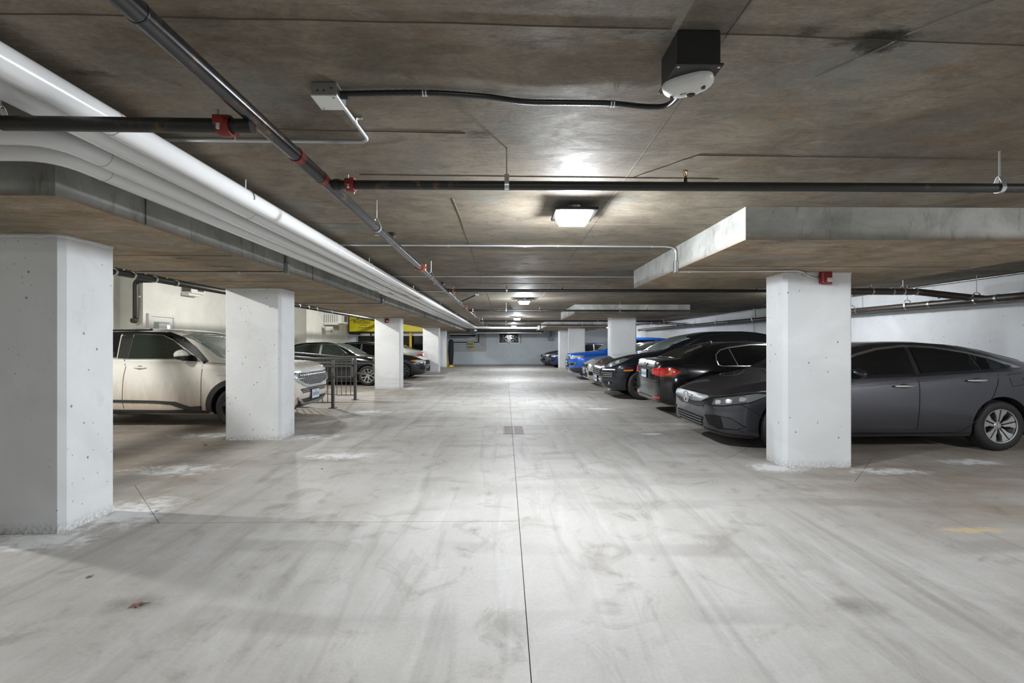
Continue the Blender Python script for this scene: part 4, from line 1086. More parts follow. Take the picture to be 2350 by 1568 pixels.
        for wx in s.wheels:
            for sy in (-1, 1):
                cy = sy * (s.W - .018 - h / 2)
                w = MB(); oy = sy  # outward direction
                def Y(v): return v * oy
                # barrel, back plate, lip
                w.lathe([(r - .012, Y(-h * .42)), (r - .02, Y(-.01)), (r - .012, Y(h * .38)), (r + .006, Y(h * .46)), (r + .006, Y(h * .485)), (r - .006, Y(h * .47))], 40, 'y')
                w.lathe([(0, Y(-.03)), (.14, Y(-.03)), (.145, Y(-.045)), (r - .02, Y(-.05))], 32, 'y', mi=1)
                def blade(pts, y0, y1, mi=0):
                    n = len(pts); vs = [(p[0], Y(y0 + (y1 - y0) * min(1, math.hypot(*p) / r)), p[1]) for p in pts] + [(p[0], Y(y0 - .022 + (y1 - y0) * min(1, math.hypot(*p) / r)), p[1]) for p in pts]
                    w.add(vs, [tuple(range(n)), tuple(range(n, 2 * n))[::-1]] + [(i, (i + 1) % n, n + (i + 1) % n, n + i) for i in range(n)], mi)
                def pol(k, t): return (k * math.cos(t), k * math.sin(t))
                y0, y1 = h * .30, h * .44
                if style == 'petal':
                    for k in range(5):
                        t0 = PI / 2 + k * 2 * PI / 5 - .05
                        for q in (-1, 1):
                            pts = [pol(.040, t0 + q * .30), pol(r * .40, t0 + q * .09), pol(r * .72, t0 + q * .055), pol(r * .95, t0 + q * .045), pol(r * .985, t0 + q * .18), pol(r * .985, t0 + q * .40), pol(r * .9, t0 + q * .42), pol(r * .62, t0 + q * .34), pol(r * .38, t0 + q * .42)]
                            blade(pts, y0, y1)
                        blade([pol(.05, t0 - .2), pol(r * .95, t0 - .08), pol(r * .95, t0 + .08), pol(.05, t0 + .2)], y0 - .022, y1 - .02, 2)
                elif style == 'vspoke':
                    for k in range(5):
                        t0 = PI / 2 + .3 + k * 2 * PI / 5
                        for q in (-1, 1):
                            blade([pol(.045, t0 + q * .02), pol(r * .45, t0 + q * .03), pol(r * .98, t0 + q * .27), pol(r * .98, t0 + q * .42), pol(r * .42, t0 + q * .24), pol(.05, t0 + q * .55)], y0, y1)
                elif style == 'multi':
                    for k in range(10):
                        t0 = k * PI / 5; blade([pol(.045, t0 - .25), pol(r * .97, t0 - .09), pol(r * .97, t0 + .09), pol(.045, t0 + .25)], y0, y1)
                else:
                    for k in range(5):
                        t0 = PI / 2 + k * 2 * PI / 5; blade([pol(.045, t0 - .5), pol(r * .5, t0 - .17), pol(r * .98, t0 - .22), pol(r * .98, t0 + .22), pol(r * .5, t0 + .17), pol(.045, t0 + .5)], y0, y1)
                w.lathe([(0, Y(y0 + .014)), (.030, Y(y0 + .012)), (.036, Y(y0 + .004)), (.05, Y(y0 - .004)), (.055, Y(y0 - .03))], 20, 'y')
                for k in range(5): a = k * 2 * PI / 5 + .3; w.lathe([(0, Y(y0 - .008)), (.009, Y(y0 - .008)), (.009, Y(y0 - .03))], 8, 'y', (.055 * math.cos(a), 0, .055 * math.sin(a)), 2)
                o = w.build('wheel', [M[mat], M['alloydark'], M['seamline']], s.root, True, loc=(wx, cy, R))
                ty = MB().lathe(prof, 80, 'y', rmod=rmod); ty = ty.build('tyre', M['rubber'], o, True)
                s.__dict__.setdefault('wobj', []).append(o)
    def plate(s, x, z, y=0, rear=False, w=.305, h=.155, frame=True):
        a = 180 if rear else 0; d, u = s._proj(a)
        p = s._hit(u.dot(Vector((0, y, 0))), z, d, u, .012); sx = 1 if rear else -1
        hx = p.x + sx * .010
        g = MB().bb((hx - .006, y - w / 2 - .012, z - h / 2 - .012), (hx + .004, y + w / 2 + .012, z + h / 2 + .012)).build('plate_holder', M['blackpl'], s.root)
        q = MB().bb((hx + sx * .006, y - w / 2, z - h / 2), (hx + sx * .010, y + w / 2, z + h / 2)).build('licence_plate', M['plate'], s.root)
        t = MB()
        for i in range(6):
            yy = y - .115 + i * .046; xx0, xx1 = hx + sx * .010, hx + sx * .012
            for (a0, b0, a1, b1) in ((0, 0, .006, .062), (.024, 0, .030, .062), (.006, .056 if i % 2 else .028, .024, .062 if i % 2 else .034), (.006, 0, .024, .006)):
                t.bb((xx0, yy - .015 + a0, z - .035 + b0), (xx1, yy - .015 + a1, z - .035 + b1))
        t.bb((hx + sx * .010, y - .05, z + .048), (hx + sx * .012, y + .05, z + .058))
        t.build('plate_characters', M['platetxt'], q)
    def windscreen(s, pts, mat, a=0, name='windscreen', round_=.05):
        """pts (y, z) full outline on the +y side, mirrored"""
        full = [(-y, z) for y, z in pts] + [(y, z) for y, z in reversed(pts)]
        return s.decal(name, mat, full, a, .002, .003, False, .08, round_=round_)
    def archtrim(s, wd=.055, mat='cladding', lo=-.18):
        for wx in s.wheels:
            pts = []
            for i in range(25):
                t = lo + (PI - 2 * lo) * i / 24; r_ = s.archr + wd / 2 - .004; pts.append((wx + r_ * math.cos(t), s.tr + r_ * math.sin(t)))
            s.strip('arch_trim', mat, pts, wd, 90, .008, .012, step=.06)
    def grille_slats(s, name, y0, y1, z0, z1, n, mat='satin', off=.012, r=.006, a=0, full=True):
        d, u = s._proj(a); mb = MB()
        for i in range(n):
            z = z0 + (z1 - z0) * (i + .5) / n; P = []
            for k in range(13):
                y = y0 + (y1 - y0) * k / 12; P.append(s._hit(u.dot(Vector((0, y, 0))), z, d, u, off))
            mb.tube(P, r, 6)
            if not full: mb.tube([(p.x, -p.y, p.z) for p in P], r, 6)
        mb.build(name, M[mat], s.root, True)

def h_badge(par, c, s_, sx):
    """the H badge, facing sx along x"""
    mb = MB(); x = 0
    def bar(y0, z0, y1, z1, w=.10):
        d = Vector((y1 - y0, z1 - z0)).normalized(); n = Vector((-d.y, d.x)) * w / 2
        poly = [(y0 - n.x, z0 - n.y), (y1 - n.x, z1 - n.y), (y1 + n.x, z1 + n.y), (y0 + n.x, z0 + n.y)]
        mb.prism([(c[1] + a * s_, c[2] + b_ * s_) for a, b_ in poly], 0, c[0], c[0] + sx * .008)
    bar(-.30, -.45, -.38, .45, .16); bar(.30, -.45, .38, .45, .16); bar(-.30, -.02, .30, -.02, .16)
    o = mb.build('badge', M['chrome'], par)
    n = 24; ring = []
    for i in range(n + 1):
        t = 2 * PI * i / n; k = 4; cx, cz = math.cos(t), math.sin(t); f = (abs(cx) ** k + abs(cz) ** k) ** (-1 / k)
        ring.append((c[0] + sx * .004, c[1] + cx * f * .62 * s_ * (1 + .06 * cz), c[2] + cz * f * .52 * s_))
    MB().tube(ring, s_ * .05, 6).build('badge_ring', M['chrome'], par, True)
    return o

# ---------------------------------------------------------------- grey sedan, near right bay
G = 'cars parked in the right bays'
c = Car('sedan_car', 'dark grey sedan half hidden by the near right column, nose to the aisle', (2.68, 6.58), 0, 4.63,
        [(0, .64), (.03, .67), (.10, .715), (.38, .82), (.65, .88), (.95, .935), (1.17, .985), (1.5, 1.15), (1.9, 1.315), (2.25, 1.395), (2.7, 1.415), (3.2, 1.385), (3.7, 1.30), (4.05, 1.20), (4.32, 1.11), (4.5, 1.075), (4.6, 1.03), (4.63, .92)],
        [(0, .60), (.1, .66), (.35, .735), (.6, .78), (1.0, .87), (1.5, .925), (2.6, .975), (3.4, 1.02), (3.9, 1.04), (4.3, 1.02), (4.63, .85)],
        [(0, .30), (.03, .235), (.1, .195), (.3, .16), (.6, .15), (2.3, .17), (4.1, .18), (4.5, .26), (4.63, .40)],
        [(0, .50), (.012, .56), (.035, .64), (.08, .71), (.16, .78), (.3, .84), (.6, .885), (1, .90), (3.7, .90), (4.2, .87), (4.45, .80), (4.58, .70), (4.63, .60)],
        [(0, .42), (.1, .56), (.35, .66), (.8, .72), (1.15, .735), (1.5, .70), (1.9, .635), (2.3, .59), (3.2, .575), (3.8, .60), (4.3, .66), (4.63, .5)],
        (.90, 3.63), .324, .215, .378, M['charcoal'], group=G)
c.wheel_set('petal', .212)
for o in c.wobj:
    if o.location.y < 0: MB().bb((-.016, -.079, -.018), (-.009, -.084, .018)).bb((.009, -.079, -.018), (.016, -.084, .018)).bb((-.009, -.079, -.004), (.009, -.084, .004)).build('badge', M['chrome'], o)
c.decal('side_window', 'glassdark', [(1.30, .975), (1.60, 1.10), (1.92, 1.215), (2.2, 1.285), (2.58, 1.325), (2.56, .99), (1.5, .955)])
c.decal('side_window', 'glassdark', [(2.66, 1.327), (3.0, 1.305), (3.39, 1.238), (3.40, 1.04), (2.64, .995)])
c.decal('quarter_window', 'glassdark', [(3.44, 1.225), (3.65, 1.165), (3.86, 1.085), (3.80, 1.065), (3.44, 1.04)])
c.strip('window_trim', 'satin', [(1.62, 1.125), (1.92, 1.235), (2.2, 1.303), (2.6, 1.345), (3.0, 1.325), (3.39, 1.257), (3.65, 1.185), (3.86, 1.105)], .020, off=.003, th=.007)
c.decal('window_trim', 'satin', [(3.62, 1.185), (3.66, 1.20), (3.98, 1.065), (3.86, 1.062)], off=.004, th=.006)
c.seam([(2.60, 1.33), (2.56, .97), (2.565, .84), (2.555, .48), (2.545, .24)])
c.seam([(3.44, 1.23), (3.60, .98), (3.57, .87), (3.52, .73), (3.32, .42), (3.15, .27), (3.05, .245), (2.545, .24), (1.42, .24), (1.38, .5), (1.42, .80), (1.30, .95)])
c.seam([(3.72, .98), (3.90, 1.0), (3.93, .86), (3.76, .83), (3.72, .98)], .006)
c.strip('sill_crease', 'seamline', [(1.45, .235), (2.5, .225), (3.25, .235)], .008)
c.handle(2.22, .835, .27, 'satin'); c.handle(3.16, .905, .27, 'satin')
c.mirror(1.70, 1.0, .95)
c.windscreen([(.60, 1.01), (.68, 1.03), (.57, 1.32), (.3, 1.37)], 'glassdark')
c.windscreen([(.50, 1.345), (.60, 1.24), (.64, 1.15), (.3, 1.13)], 'glassdark', 180, 'rear_window')
c.decal('grille', 'blackpl', [(-.52, .645), (.52, .645), (.50, .56), (.30, .505), (-.30, .505), (-.50, .56)], 0, .004, .004, False, .05)
gb = c.decal('chrome_bar', 'bar', [(-.50, .675), (.50, .675), (.56, .655), (.44, .60), (.20, .575), (-.20, .575), (-.44, .60), (-.56, .655)], 0, .010, .016, False, .05)
c.decal('bonnet_vent', 'seamline', [(-.38, .708), (-.02, .708), (-.02, .694), (-.40, .694)], 0, .004, .002, False, .05)
c.decal('bonnet_vent', 'seamline', [(.38, .708), (.02, .708), (.02, .694), (.40, .694)], 0, .004, .002, False, .05)
h_badge(gb, (-.050, 0, .612), .135, -1)
c.decal('lower_intake', 'seamline', [(-.46, .385), (.46, .385), (.40, .255), (-.40, .255)], 0, .003, .003, False, .05)
c.grille_slats('intake_slat', -.42, .42, .265, .375, 3, 'cladding', .012, .007)
c.decal('headlamp_surround', 'seamline', [(.02, .46, .625), (.05, .56, .555), (.14, .75, .565), (.42, .87, .62), (.72, .89, .745), (.55, .87, .76), (.25, .80, .715), (.08, .62, .675)], 48, .004, .003, True, .05)
c.decal('headlamp', 'lampglass', [(.09, .62, .650), (.07, .60, .575), (.14, .75, .580), (.42, .87, .635), (.66, .89, .728), (.50, .87, .737), (.25, .80, .695)], 48, .008, .004, True, .05)
for q in ((.11, .67, .617), (.20, .76, .635), (.33, .83, .665)):
    c.decal('headlamp_reflector', 'lampwhite', [(q[0] - .028, q[1] - .02, q[2] - .030), (q[0] + .03, q[1] + .02, q[2] - .022), (q[0] + .04, q[1] + .028, q[2] + .020), (q[0] - .018, q[1] - .012, q[2] + .026)], 48, .014, .003, True, .05, round_=.02)
c.strip('headlamp_brow', 'chrome', [(.05, .50, .665), (.10, .64, .680), (.27, .81, .722), (.55, .88, .764), (.76, .895, .775)], .010, 48, .006, .006)
c.decal('fog_recess', 'seamline', [(.03, .47, .425), (.08, .66, .445), (.20, .80, .425), (.36, .865, .315), (.26, .83, .275), (.10, .68, .265), (.04, .54, .33)], 42, .004, .003, True, .05)
for z in (.395, .365, .335, .305):
    c.strip('fog_slat', 'blackpl', [(.05, .56, z), (.13, .72, z)], .009, 42, .008, .006)
c.decal('fog_blank', 'cladding', [(.13, .72, .435), (.22, .80, .415), (.34, .855, .315), (.26, .83, .285), (.15, .745, .29)], 42, .010, .006, True, .05)
c.decal('front_lip', 'blackpl', [(.02, .44, .255), (.10, .70, .225), (.33, .85, .195), (.50, .88, .175), (.50, .88, .15), (.30, .84, .165), (.10, .70, .19), (.02, .44, .225)], 48, .004, .008, True, .05)
c.decal('side_marker', 'amber', [(.61, .615), (.82, .615), (.82, .578), (.70, .575)], off=.004, th=.004)
c.seam([(.28, .83, .62), (.46, .875, .52), (.58, .89, .42)], .007, 60)
c.strip('bonnet_crease', 'charcoal', [(.15, .68, .715), (.5, .80, .80), (1.0, .80, .90)], .010, 70, .001, .004)
MB().tube([(1.02, -.25, .965), (1.22, .30, 1.005)], .008, 6).build('wiper', M['blackpl'], c.root, True)

# ---------------------------------------------------------------- cream white SUV, left bay
GL = 'cars parked in the left bays'
c = Car('suv_car', 'dusty cream-white SUV behind the left columns, nose to the aisle', (-3.50, 8.38), PI, 4.38,
        [(0, .80), (.03, .92), (.08, .965), (.16, .995), (.35, 1.045), (.8, 1.075), (1.18, 1.11), (1.45, 1.30), (1.72, 1.485), (2.0, 1.59), (2.3, 1.635), (2.9, 1.645), (3.5, 1.615), (3.95, 1.54), (4.2, 1.38), (4.32, 1.10), (4.38, .95)],
        [(0, .76), (.1, .92), (.35, .97), (1.0, 1.02), (1.5, 1.06), (2.6, 1.09), (3.4, 1.12), (4.1, 1.14), (4.38, .9)],
        [(0, .50), (.02, .40), (.06, .34), (.14, .28), (.3, .22), (.6, .20), (3.8, .22), (4.2, .32), (4.38, .5)],
        [(0, .52), (.012, .58), (.04, .66), (.09, .73), (.18, .80), (.34, .86), (.6, .89), (1, .90), (3.6, .90), (4.1, .86), (4.3, .76), (4.38, .64)],
        [(0, .45), (.1, .60), (.4, .70), (.9, .74), (1.2, .76), (1.6, .70), (2.0, .66), (3.2, .64), (3.9, .64), (4.38, .5)],
        (.92, 3.55), .335, .215, .385, M['whitecar'], group=GL)
c.wheel_set('five', .225, 'alloydark')
c.archtrim(.085)
c.decal('rocker_cladding', 'cladding', [(1.36, .20), (3.12, .20), (3.12, .305), (1.36, .285)], off=.008, th=.012)
c.decal('door_cladding', 'cladding', [(1.47, .28), (1.47, .36), (1.65, .345), (1.88, .43), (2.2, .45), (3.1, .47), (3.1, .43), (2.2, .41), (1.95, .385), (1.72, .30)], off=.010, th=.010)
c.decal('side_window', 'glassgreen', [(1.60, 1.125), (2.02, 1.425), (2.22, 1.515), (2.70, 1.535), (2.69, 1.13)])
c.decal('side_window', 'glassdark', [(2.92, 1.54), (3.45, 1.52), (3.50, 1.17), (2.88, 1.145)])
c.decal('quarter_window', 'glassdark', [(3.56, 1.50), (3.80, 1.45), (3.98, 1.25), (3.56, 1.18)])
c.decal('pillar_trim', 'blackpl', [(2.71, 1.545), (2.90, 1.55), (2.86, 1.14), (2.70, 1.13)], off=.006, th=.002)
c.strip('window_trim', 'blackpl', [(1.42, 1.06), (1.97, 1.445), (2.22, 1.545), (2.70, 1.562), (3.45, 1.545), (3.82, 1.475)], .045, off=.003, th=.004)
c.decal('a_pillar_trim', 'blackpl', [(1.38, 1.085), (1.44, 1.07), (1.97, 1.46), (2.22, 1.56), (2.15, 1.575), (1.88, 1.485), (1.64, 1.325)], off=.003, th=.002)
c.strip('belt_trim', 'satin', [(1.55, 1.112), (2.70, 1.122), (3.5, 1.16)], .010, off=.004, th=.004)
c.decal('mirror_sail', 'blackpl', [(1.50, 1.08), (1.80, 1.28), (1.83, 1.10)], off=.008, th=.003)
c.strip('roof_rail', 'blackpl', [(2.45, 1.60), (3.65, 1.585)], .018, 90, .012, .02)
c.seam([(2.76, 1.14), (2.68, 1.0), (2.71, .80), (2.735, .45), (2.71, .26)])
c.seam([(1.46, 1.08), (1.45, .95), (1.46, .6), (1.47, .30), (2.71, .27), (3.08, .30), (3.25, .62), (3.52, .82), (3.5, 1.15)])
c.seam([(.98, 1.035), (1.46, 1.07)], .007)
c.handle(2.34, .985, .21); c.handle(3.2, 1.0, .21)
c.mirror(1.70, 1.20, 1.1, None, True)
c.windscreen([(.64, 1.13), (.72, 1.15), (.66, 1.52), (.3, 1.58)], 'glasspale')
c.windscreen([(.50, 1.50), (.62, 1.47), (.66, 1.17), (.3, 1.15)], 'glassdark', 180, 'rear_window')
k = c.decal('wheel_mark', 'satin', [(1.03, .865), (1.20, .865), (1.20, .85), (1.03, .85)], off=.003, th=.003)
k.name = 'side_badge'
gr = c.decal('grille', 'blackpl', [(-.62, .875), (.62, .875), (.66, .80), (.50, .70), (.30, .655), (-.30, .655), (-.50, .70), (-.66, .80)], 0, .005, .004, False, .05)
mb = MB(); d, u = c._proj(0)
for i in range(15):
    for j in range(4):
        y = -.56 + i * .08 + (j % 2) * .04; z = .69 + j * .052
        if abs(y) > .60 or (z < .72 and abs(y) > .42): continue
        ps = [c._hit(-y + .034 * math.cos(t), z + .020 * math.sin(t), d, u, .016) for t in [PI * 2 * q / 6 for q in range(7)]]
        mb.tube(ps, .0055, 5)
mb.build('grille_mesh', M['satin'], gr)
c.strip('grille_surround', 'satin', [(-.68, .84), (-.60, .74), (-.42, .665), (-.22, .63), (.22, .63), (.42, .665), (.60, .74), (.68, .84)], .042, 0, .010, .016, False)
c.strip('grille_top', 'satin', [(-.68, .895), (.68, .895)], .020, 0, .006, .010, False)
c.decal('lower_intake', 'blackpl', [(-.55, .60), (.55, .60), (.46, .52), (-.46, .52)], 0, .004, .004, False, .05)
c.grille_slats('intake_slat', -.5, .5, .53, .59, 2, 'satin', .010, .006)
c.decal('headlamp', 'lampglass', [(.05, .60, .90), (.06, .62, .80), (.14, .76, .79), (.34, .86, .84), (.55, .885, .93), (.30, .85, .935), (.12, .74, .92)], 48, .006, .004, True, .05)
c.decal('fog_lamp', 'lampglass', [(.08, .64, .52), (.14, .74, .52), (.15, .75, .40), (.10, .68, .42)], 42, .006, .004)
c.decal('front_skid', 'cladding', [(-.60, .42), (.60, .42), (.52, .30), (.3, .26), (-.3, .26), (-.52, .30)], 0, .006, .008, False, .05)
c.strip('skid_bar', 'satin', [(-.62, .445), (-.45, .36), (-.25, .325), (.25, .325), (.45, .36), (.62, .445)], .035, 0, .016, .012, False)
c.decal('bumper_cladding', 'cladding', [(.10, .68, .44), (.30, .84, .46), (.50, .88, .50), (.53, .885, .24), (.30, .84, .25), (.10, .68, .30)], 48, .006, .008, True, .05)
c.plate(0, .475, .0)

# ---------------------------------------------------------------- black sedan, tail to the aisle
c = Car('sedan_car', 'glossy black sedan parked tail-out with red tail lights', (2.83 + 4.62, 9.17), PI, 4.62,
        [(0, .62), (.05, .68), (.3, .78), (.8, .87), (1.25, .97), (1.6, 1.15), (1.95, 1.31), (2.3, 1.40), (2.7, 1.43), (3.2, 1.41), (3.58, 1.345), (3.95, 1.205), (4.15, 1.105), (4.3, 1.085), (4.5, 1.065), (4.585, 1.045), (4.60, .98), (4.62, .88)],
        [(0, .58), (.3, .72), (1.0, .87), (1.6, .93), (2.6, .955), (3.4, .985), (3.9, 1.01), (4.2, 1.02), (4.5, 1.01), (4.62, .84)],
        [(0, .30), (.1, .2), (.5, .16), (2.3, .17), (4.0, .19), (4.35, .22), (4.52, .25), (4.60, .31), (4.62, .38)],
        [(0, .50), (.04, .62), (.12, .72), (.3, .82), (.6, .88), (1, .905), (3.6, .905), (4.1, .885), (4.35, .84), (4.50, .77), (4.585, .69), (4.62, .60)],
        [(0, .42), (.35, .62), (1.1, .72), (1.6, .68), (2.2, .60), (3.2, .58), (3.8, .61), (4.2, .70), (4.5, .68), (4.62, .5)],
        (.80, 3.60), .325, .22, .36, M['black'], group=G)
c.wheel_set('vspoke', .225)
X = lambda v: 4.62 - v
c.decal('quarter_window', 'glassdark', [(X(1.10), 1.07), (X(1.13), 1.16), (X(1.22), 1.24), (X(1.36), 1.275), (X(1.44), .985), (X(1.16), .985)], round_=.02)
c.decal('side_window', 'glassdark', [(X(1.40), 1.285), (X(1.80), 1.33), (X(2.12), 1.335), (X(2.12), .975), (X(1.48), .985)])
c.decal('side_window', 'glassdark', [(X(2.18), 1.335), (X(2.6), 1.305), (X(3.0), 1.18), (X(3.3), 1.03), (X(3.2), .96), (X(2.18), .97)])
c.strip('window_trim', 'satin', [(X(2.3), .962), (X(1.16), .962), (X(1.09), .985), (X(1.075), 1.06), (X(1.10), 1.17), (X(1.20), 1.255), (X(1.36), 1.297), (X(1.80), 1.352), (X(2.15), 1.356), (X(2.6), 1.33), (X(3.05), 1.185)], .018, off=.004, th=.007)
c.strip('window_divider', 'satin', [(X(1.375), 1.28), (X(1.455), .975)], .016, off=.004, th=.006)
c.decal('tail_lamp', 'redlens', [(X(-.0), .46, .905), (X(.0), .46, .80), (X(.08), .70, .765), (X(.28), .83, .775), (X(.40), .87, .86), (X(.26), .825, .925), (X(.08), .70, .93)], 132, .006, .006, True, .05)
c.decal('tail_lamp_bar', 'amber', [(X(.13), .76, .80), (X(.24), .82, .80), (X(.27), .83, .90), (X(.22), .81, .90), (X(.20), .80, .83)], 132, .013, .003, True, .05)
c.seam([(X(.02), .52, .93), (X(.02), .52, .76), (X(.04), .60, .70)], .006, 132)
c.decal('rear_reflector', 'redlens', [(.44, .375), (.70, .39), (.70, .345), (.46, .345)], 180, .006, .004, True, .05)
c.decal('plate_recess', 'blackpl', [(-.32, .90), (.32, .90), (.28, .70), (-.28, .70)], 180, .002, .002, False, .05)
c.strip('boot_edge', 'chrome', [(-.58, 1.035), (.58, 1.035)], .010, 180, .002, .004, False)
c.strip('bumper_line', 'seamline', [(-.72, .655), (-.5, .64), (.5, .64), (.72, .655)], .008, 180, .002, .003, False)
c.strip('lower_bumper', 'cladding', [(-.66, .32), (.66, .32)], .10, 180, .004, .004, False)
c.plate(0, .79, 0, True)
b = MB().lathe([(0, .012), (.036, .012), (.041, .004), (.041, 0)], 24, 'x', (4.617, 0, .97)); b.build('round_badge', M['chrome'], c.root, True)
MB().bb((4.60, .36, .935), (4.622, .50, .955)).build('boot_lettering', M['satin'], c.root)
c.handle(X(1.95), .865, .22); c.handle(X(2.9), .85, .22); c.mirror(1.55, 1.0, .95)
c.seam([(X(1.16), .96), (X(1.06), .80), (X(1.25), .5), (X(1.35), .30), (X(3.2), .26)])
c.seam([(X(2.15), .96), (X(2.15), .26)])
c.windscreen([(.48, 1.345), (.58, 1.30), (.66, 1.13), (.4, 1.11)], 'glassdark', 180, 'rear_window')
c.windscreen([(.60, 1.02), (.68, 1.04), (.57, 1.32), (.3, 1.37)], 'glassdark')
MB().ell((3.35, 0, 1.40), (.10, .03, .05), 12, 8).build('roof_antenna', M['black'], c.root, True)

# ---------------------------------------------------------------- blue-black SUV
c = Car('suv_car', 'large blue-black SUV, nose out between black sedan and white hatchback', (2.42, 12.02), 0, 4.85,
        [(0, .70), (.03, .78), (.10, .87), (.2, .94), (.40, 1.03), (.75, 1.12), (1.15, 1.165), (1.42, 1.20), (1.8, 1.41), (2.15, 1.56), (2.5, 1.64), (2.9, 1.70), (3.6, 1.705), (4.2, 1.64), (4.55, 1.50), (4.75, 1.2), (4.85, 1.0)],
        [(0, .66), (.1, .82), (.35, .94), (.7, 1.02), (1.2, 1.08), (1.8, 1.12), (3.0, 1.15), (4.2, 1.19), (4.6, 1.15), (4.85, .95)],
        [(0, .44), (.02, .36), (.07, .30), (.2, .25), (.5, .22), (2.4, .23), (4.3, .26), (4.7, .36), (4.85, .5)],
        [(0, .52), (.012, .58), (.04, .67), (.10, .76), (.2, .84), (.38, .91), (.7, .955), (1.1, .97), (4.0, .97), (4.5, .91), (4.75, .80), (4.85, .68)],
        [(0, .42), (.1, .56), (.4, .66), (.9, .74), (1.4, .78), (1.9, .72), (2.4, .67), (3.6, .65), (4.3, .64), (4.85, .5)],
        (.95, 3.85), .372, .255, .425, M['navy'], group=G)
c.wheel_set('vspoke', .255, 'alloydark')
c.decal('side_window', 'glassdark', [(1.95, 1.19), (2.28, 1.40), (2.60, 1.555), (2.72, 1.58), (2.66, 1.20)])
c.decal('quarter_window', 'glassdark', [(1.72, 1.17), (1.90, 1.185), (2.18, 1.36)])
c.decal('side_window', 'glassdark', [(2.80, 1.59), (3.55, 1.60), (3.60, 1.22), (2.75, 1.20)])
c.decal('side_window', 'glassdark', [(3.68, 1.595), (4.05, 1.55), (4.35, 1.36), (3.7, 1.23)])
c.strip('window_trim', 'blackpl', [(1.70, 1.16), (2.2, 1.41), (2.58, 1.58), (3.0, 1.625), (3.6, 1.62), (4.1, 1.57)], .03, off=.003, th=.004)
c.windscreen([(.66, 1.23), (.76, 1.25), (.69, 1.52), (.3, 1.60)], 'glasspale')
c.windscreen([(.5, 1.58), (.6, 1.5), (.66, 1.25), (.3, 1.2)], 'glassdark', 180, 'rear_window')
c.decal('headlamp', 'lampglass', [(.10, .60, .80), (.14, .72, .79), (.26, .84, .83), (.46, .915, .93), (.60, .93, 1.005), (.42, .88, 1.02), (.22, .76, .93)], 48, .006, .005, True, .05)
for q in ((.19, .78, .86), (.33, .86, .925)):
    c.decal('headlamp_reflector', 'lampwhite', [(q[0] - .04, q[1] - .03, q[2] - .03), (q[0] + .035, q[1] + .02, q[2] - .03), (q[0] + .045, q[1] + .03, q[2] + .035), (q[0] - .025, q[1] - .02, q[2] + .035)], 48, .013, .003, True, .05, round_=.025)
gr = c.decal('grille', 'seamline', [(-.48, .745), (.48, .745), (.44, .56), (.30, .54), (-.30, .54), (-.44, .56)], 0, .005, .003, False, .05)
c.grille_slats('grille_bar', -.46, .46, .55, .74, 4, 'cladding', .014, .010)
for sg_ in (1, -1):
    pass
c.decal('side_intake', 'seamline', [(.04, .58, .70), (.14, .76, .70), (.26, .84, .68), (.24, .83, .54), (.12, .74, .53), (.05, .60, .55)], 42, .005, .003, True, .05)
for z in (.655, .61, .565): c.strip('intake_bar', 'satin', [(.05, .60, z), (.14, .76, z), (.24, .83, z)], .014, 42, .010, .008)
c.strip('running_lamp', 'offwhite', [(.05, .58, .735), (.14, .74, .740), (.26, .84, .745), (.30, .86, .74)], .030, 42, .010, .012)
c.decal('side_marker', 'amber', [(.46, .735), (.70, .75), (.70, .715), (.50, .70)], off=.004, th=.005)
c.decal('fog_recess', 'seamline', [(.06, .62, .45), (.14, .76, .455), (.24, .83, .43), (.20, .80, .375), (.08, .66, .40)], 42, .005, .003, True, .05)
c.strip('fog_lamp', 'satin', [(.16, .775, .44), (.17, .785, .375)], .028, 42, .010, .010)
c.decal('chin', 'blackpl', [(-.5, .40), (.5, .40), (.42, .30), (-.42, .30)], 0, .004, .006, False, .05)
c.strip('bumper_edge', 'satin', [(-.6, .475), (-.42, .465), (.42, .465), (.6, .475)], .014, 0, .006, .006, False)
MB().ell((.13, 0, .905), (.02, .03, .036), 12, 8).build('crest_badge', M['orange'], c.root, True)
c.seam([(1.28, 1.10), (1.42, .80), (1.42, .34), (2.70, .32), (2.72, 1.16)]); c.seam([(2.72, .32), (3.5, .34), (3.75, .9), (3.72, 1.2)])
c.handle(2.40, 1.02, .24); c.handle(3.3, 1.04, .24); c.mirror(1.95, 1.25, 1.1)
c.plate(-.01, .475, .03)

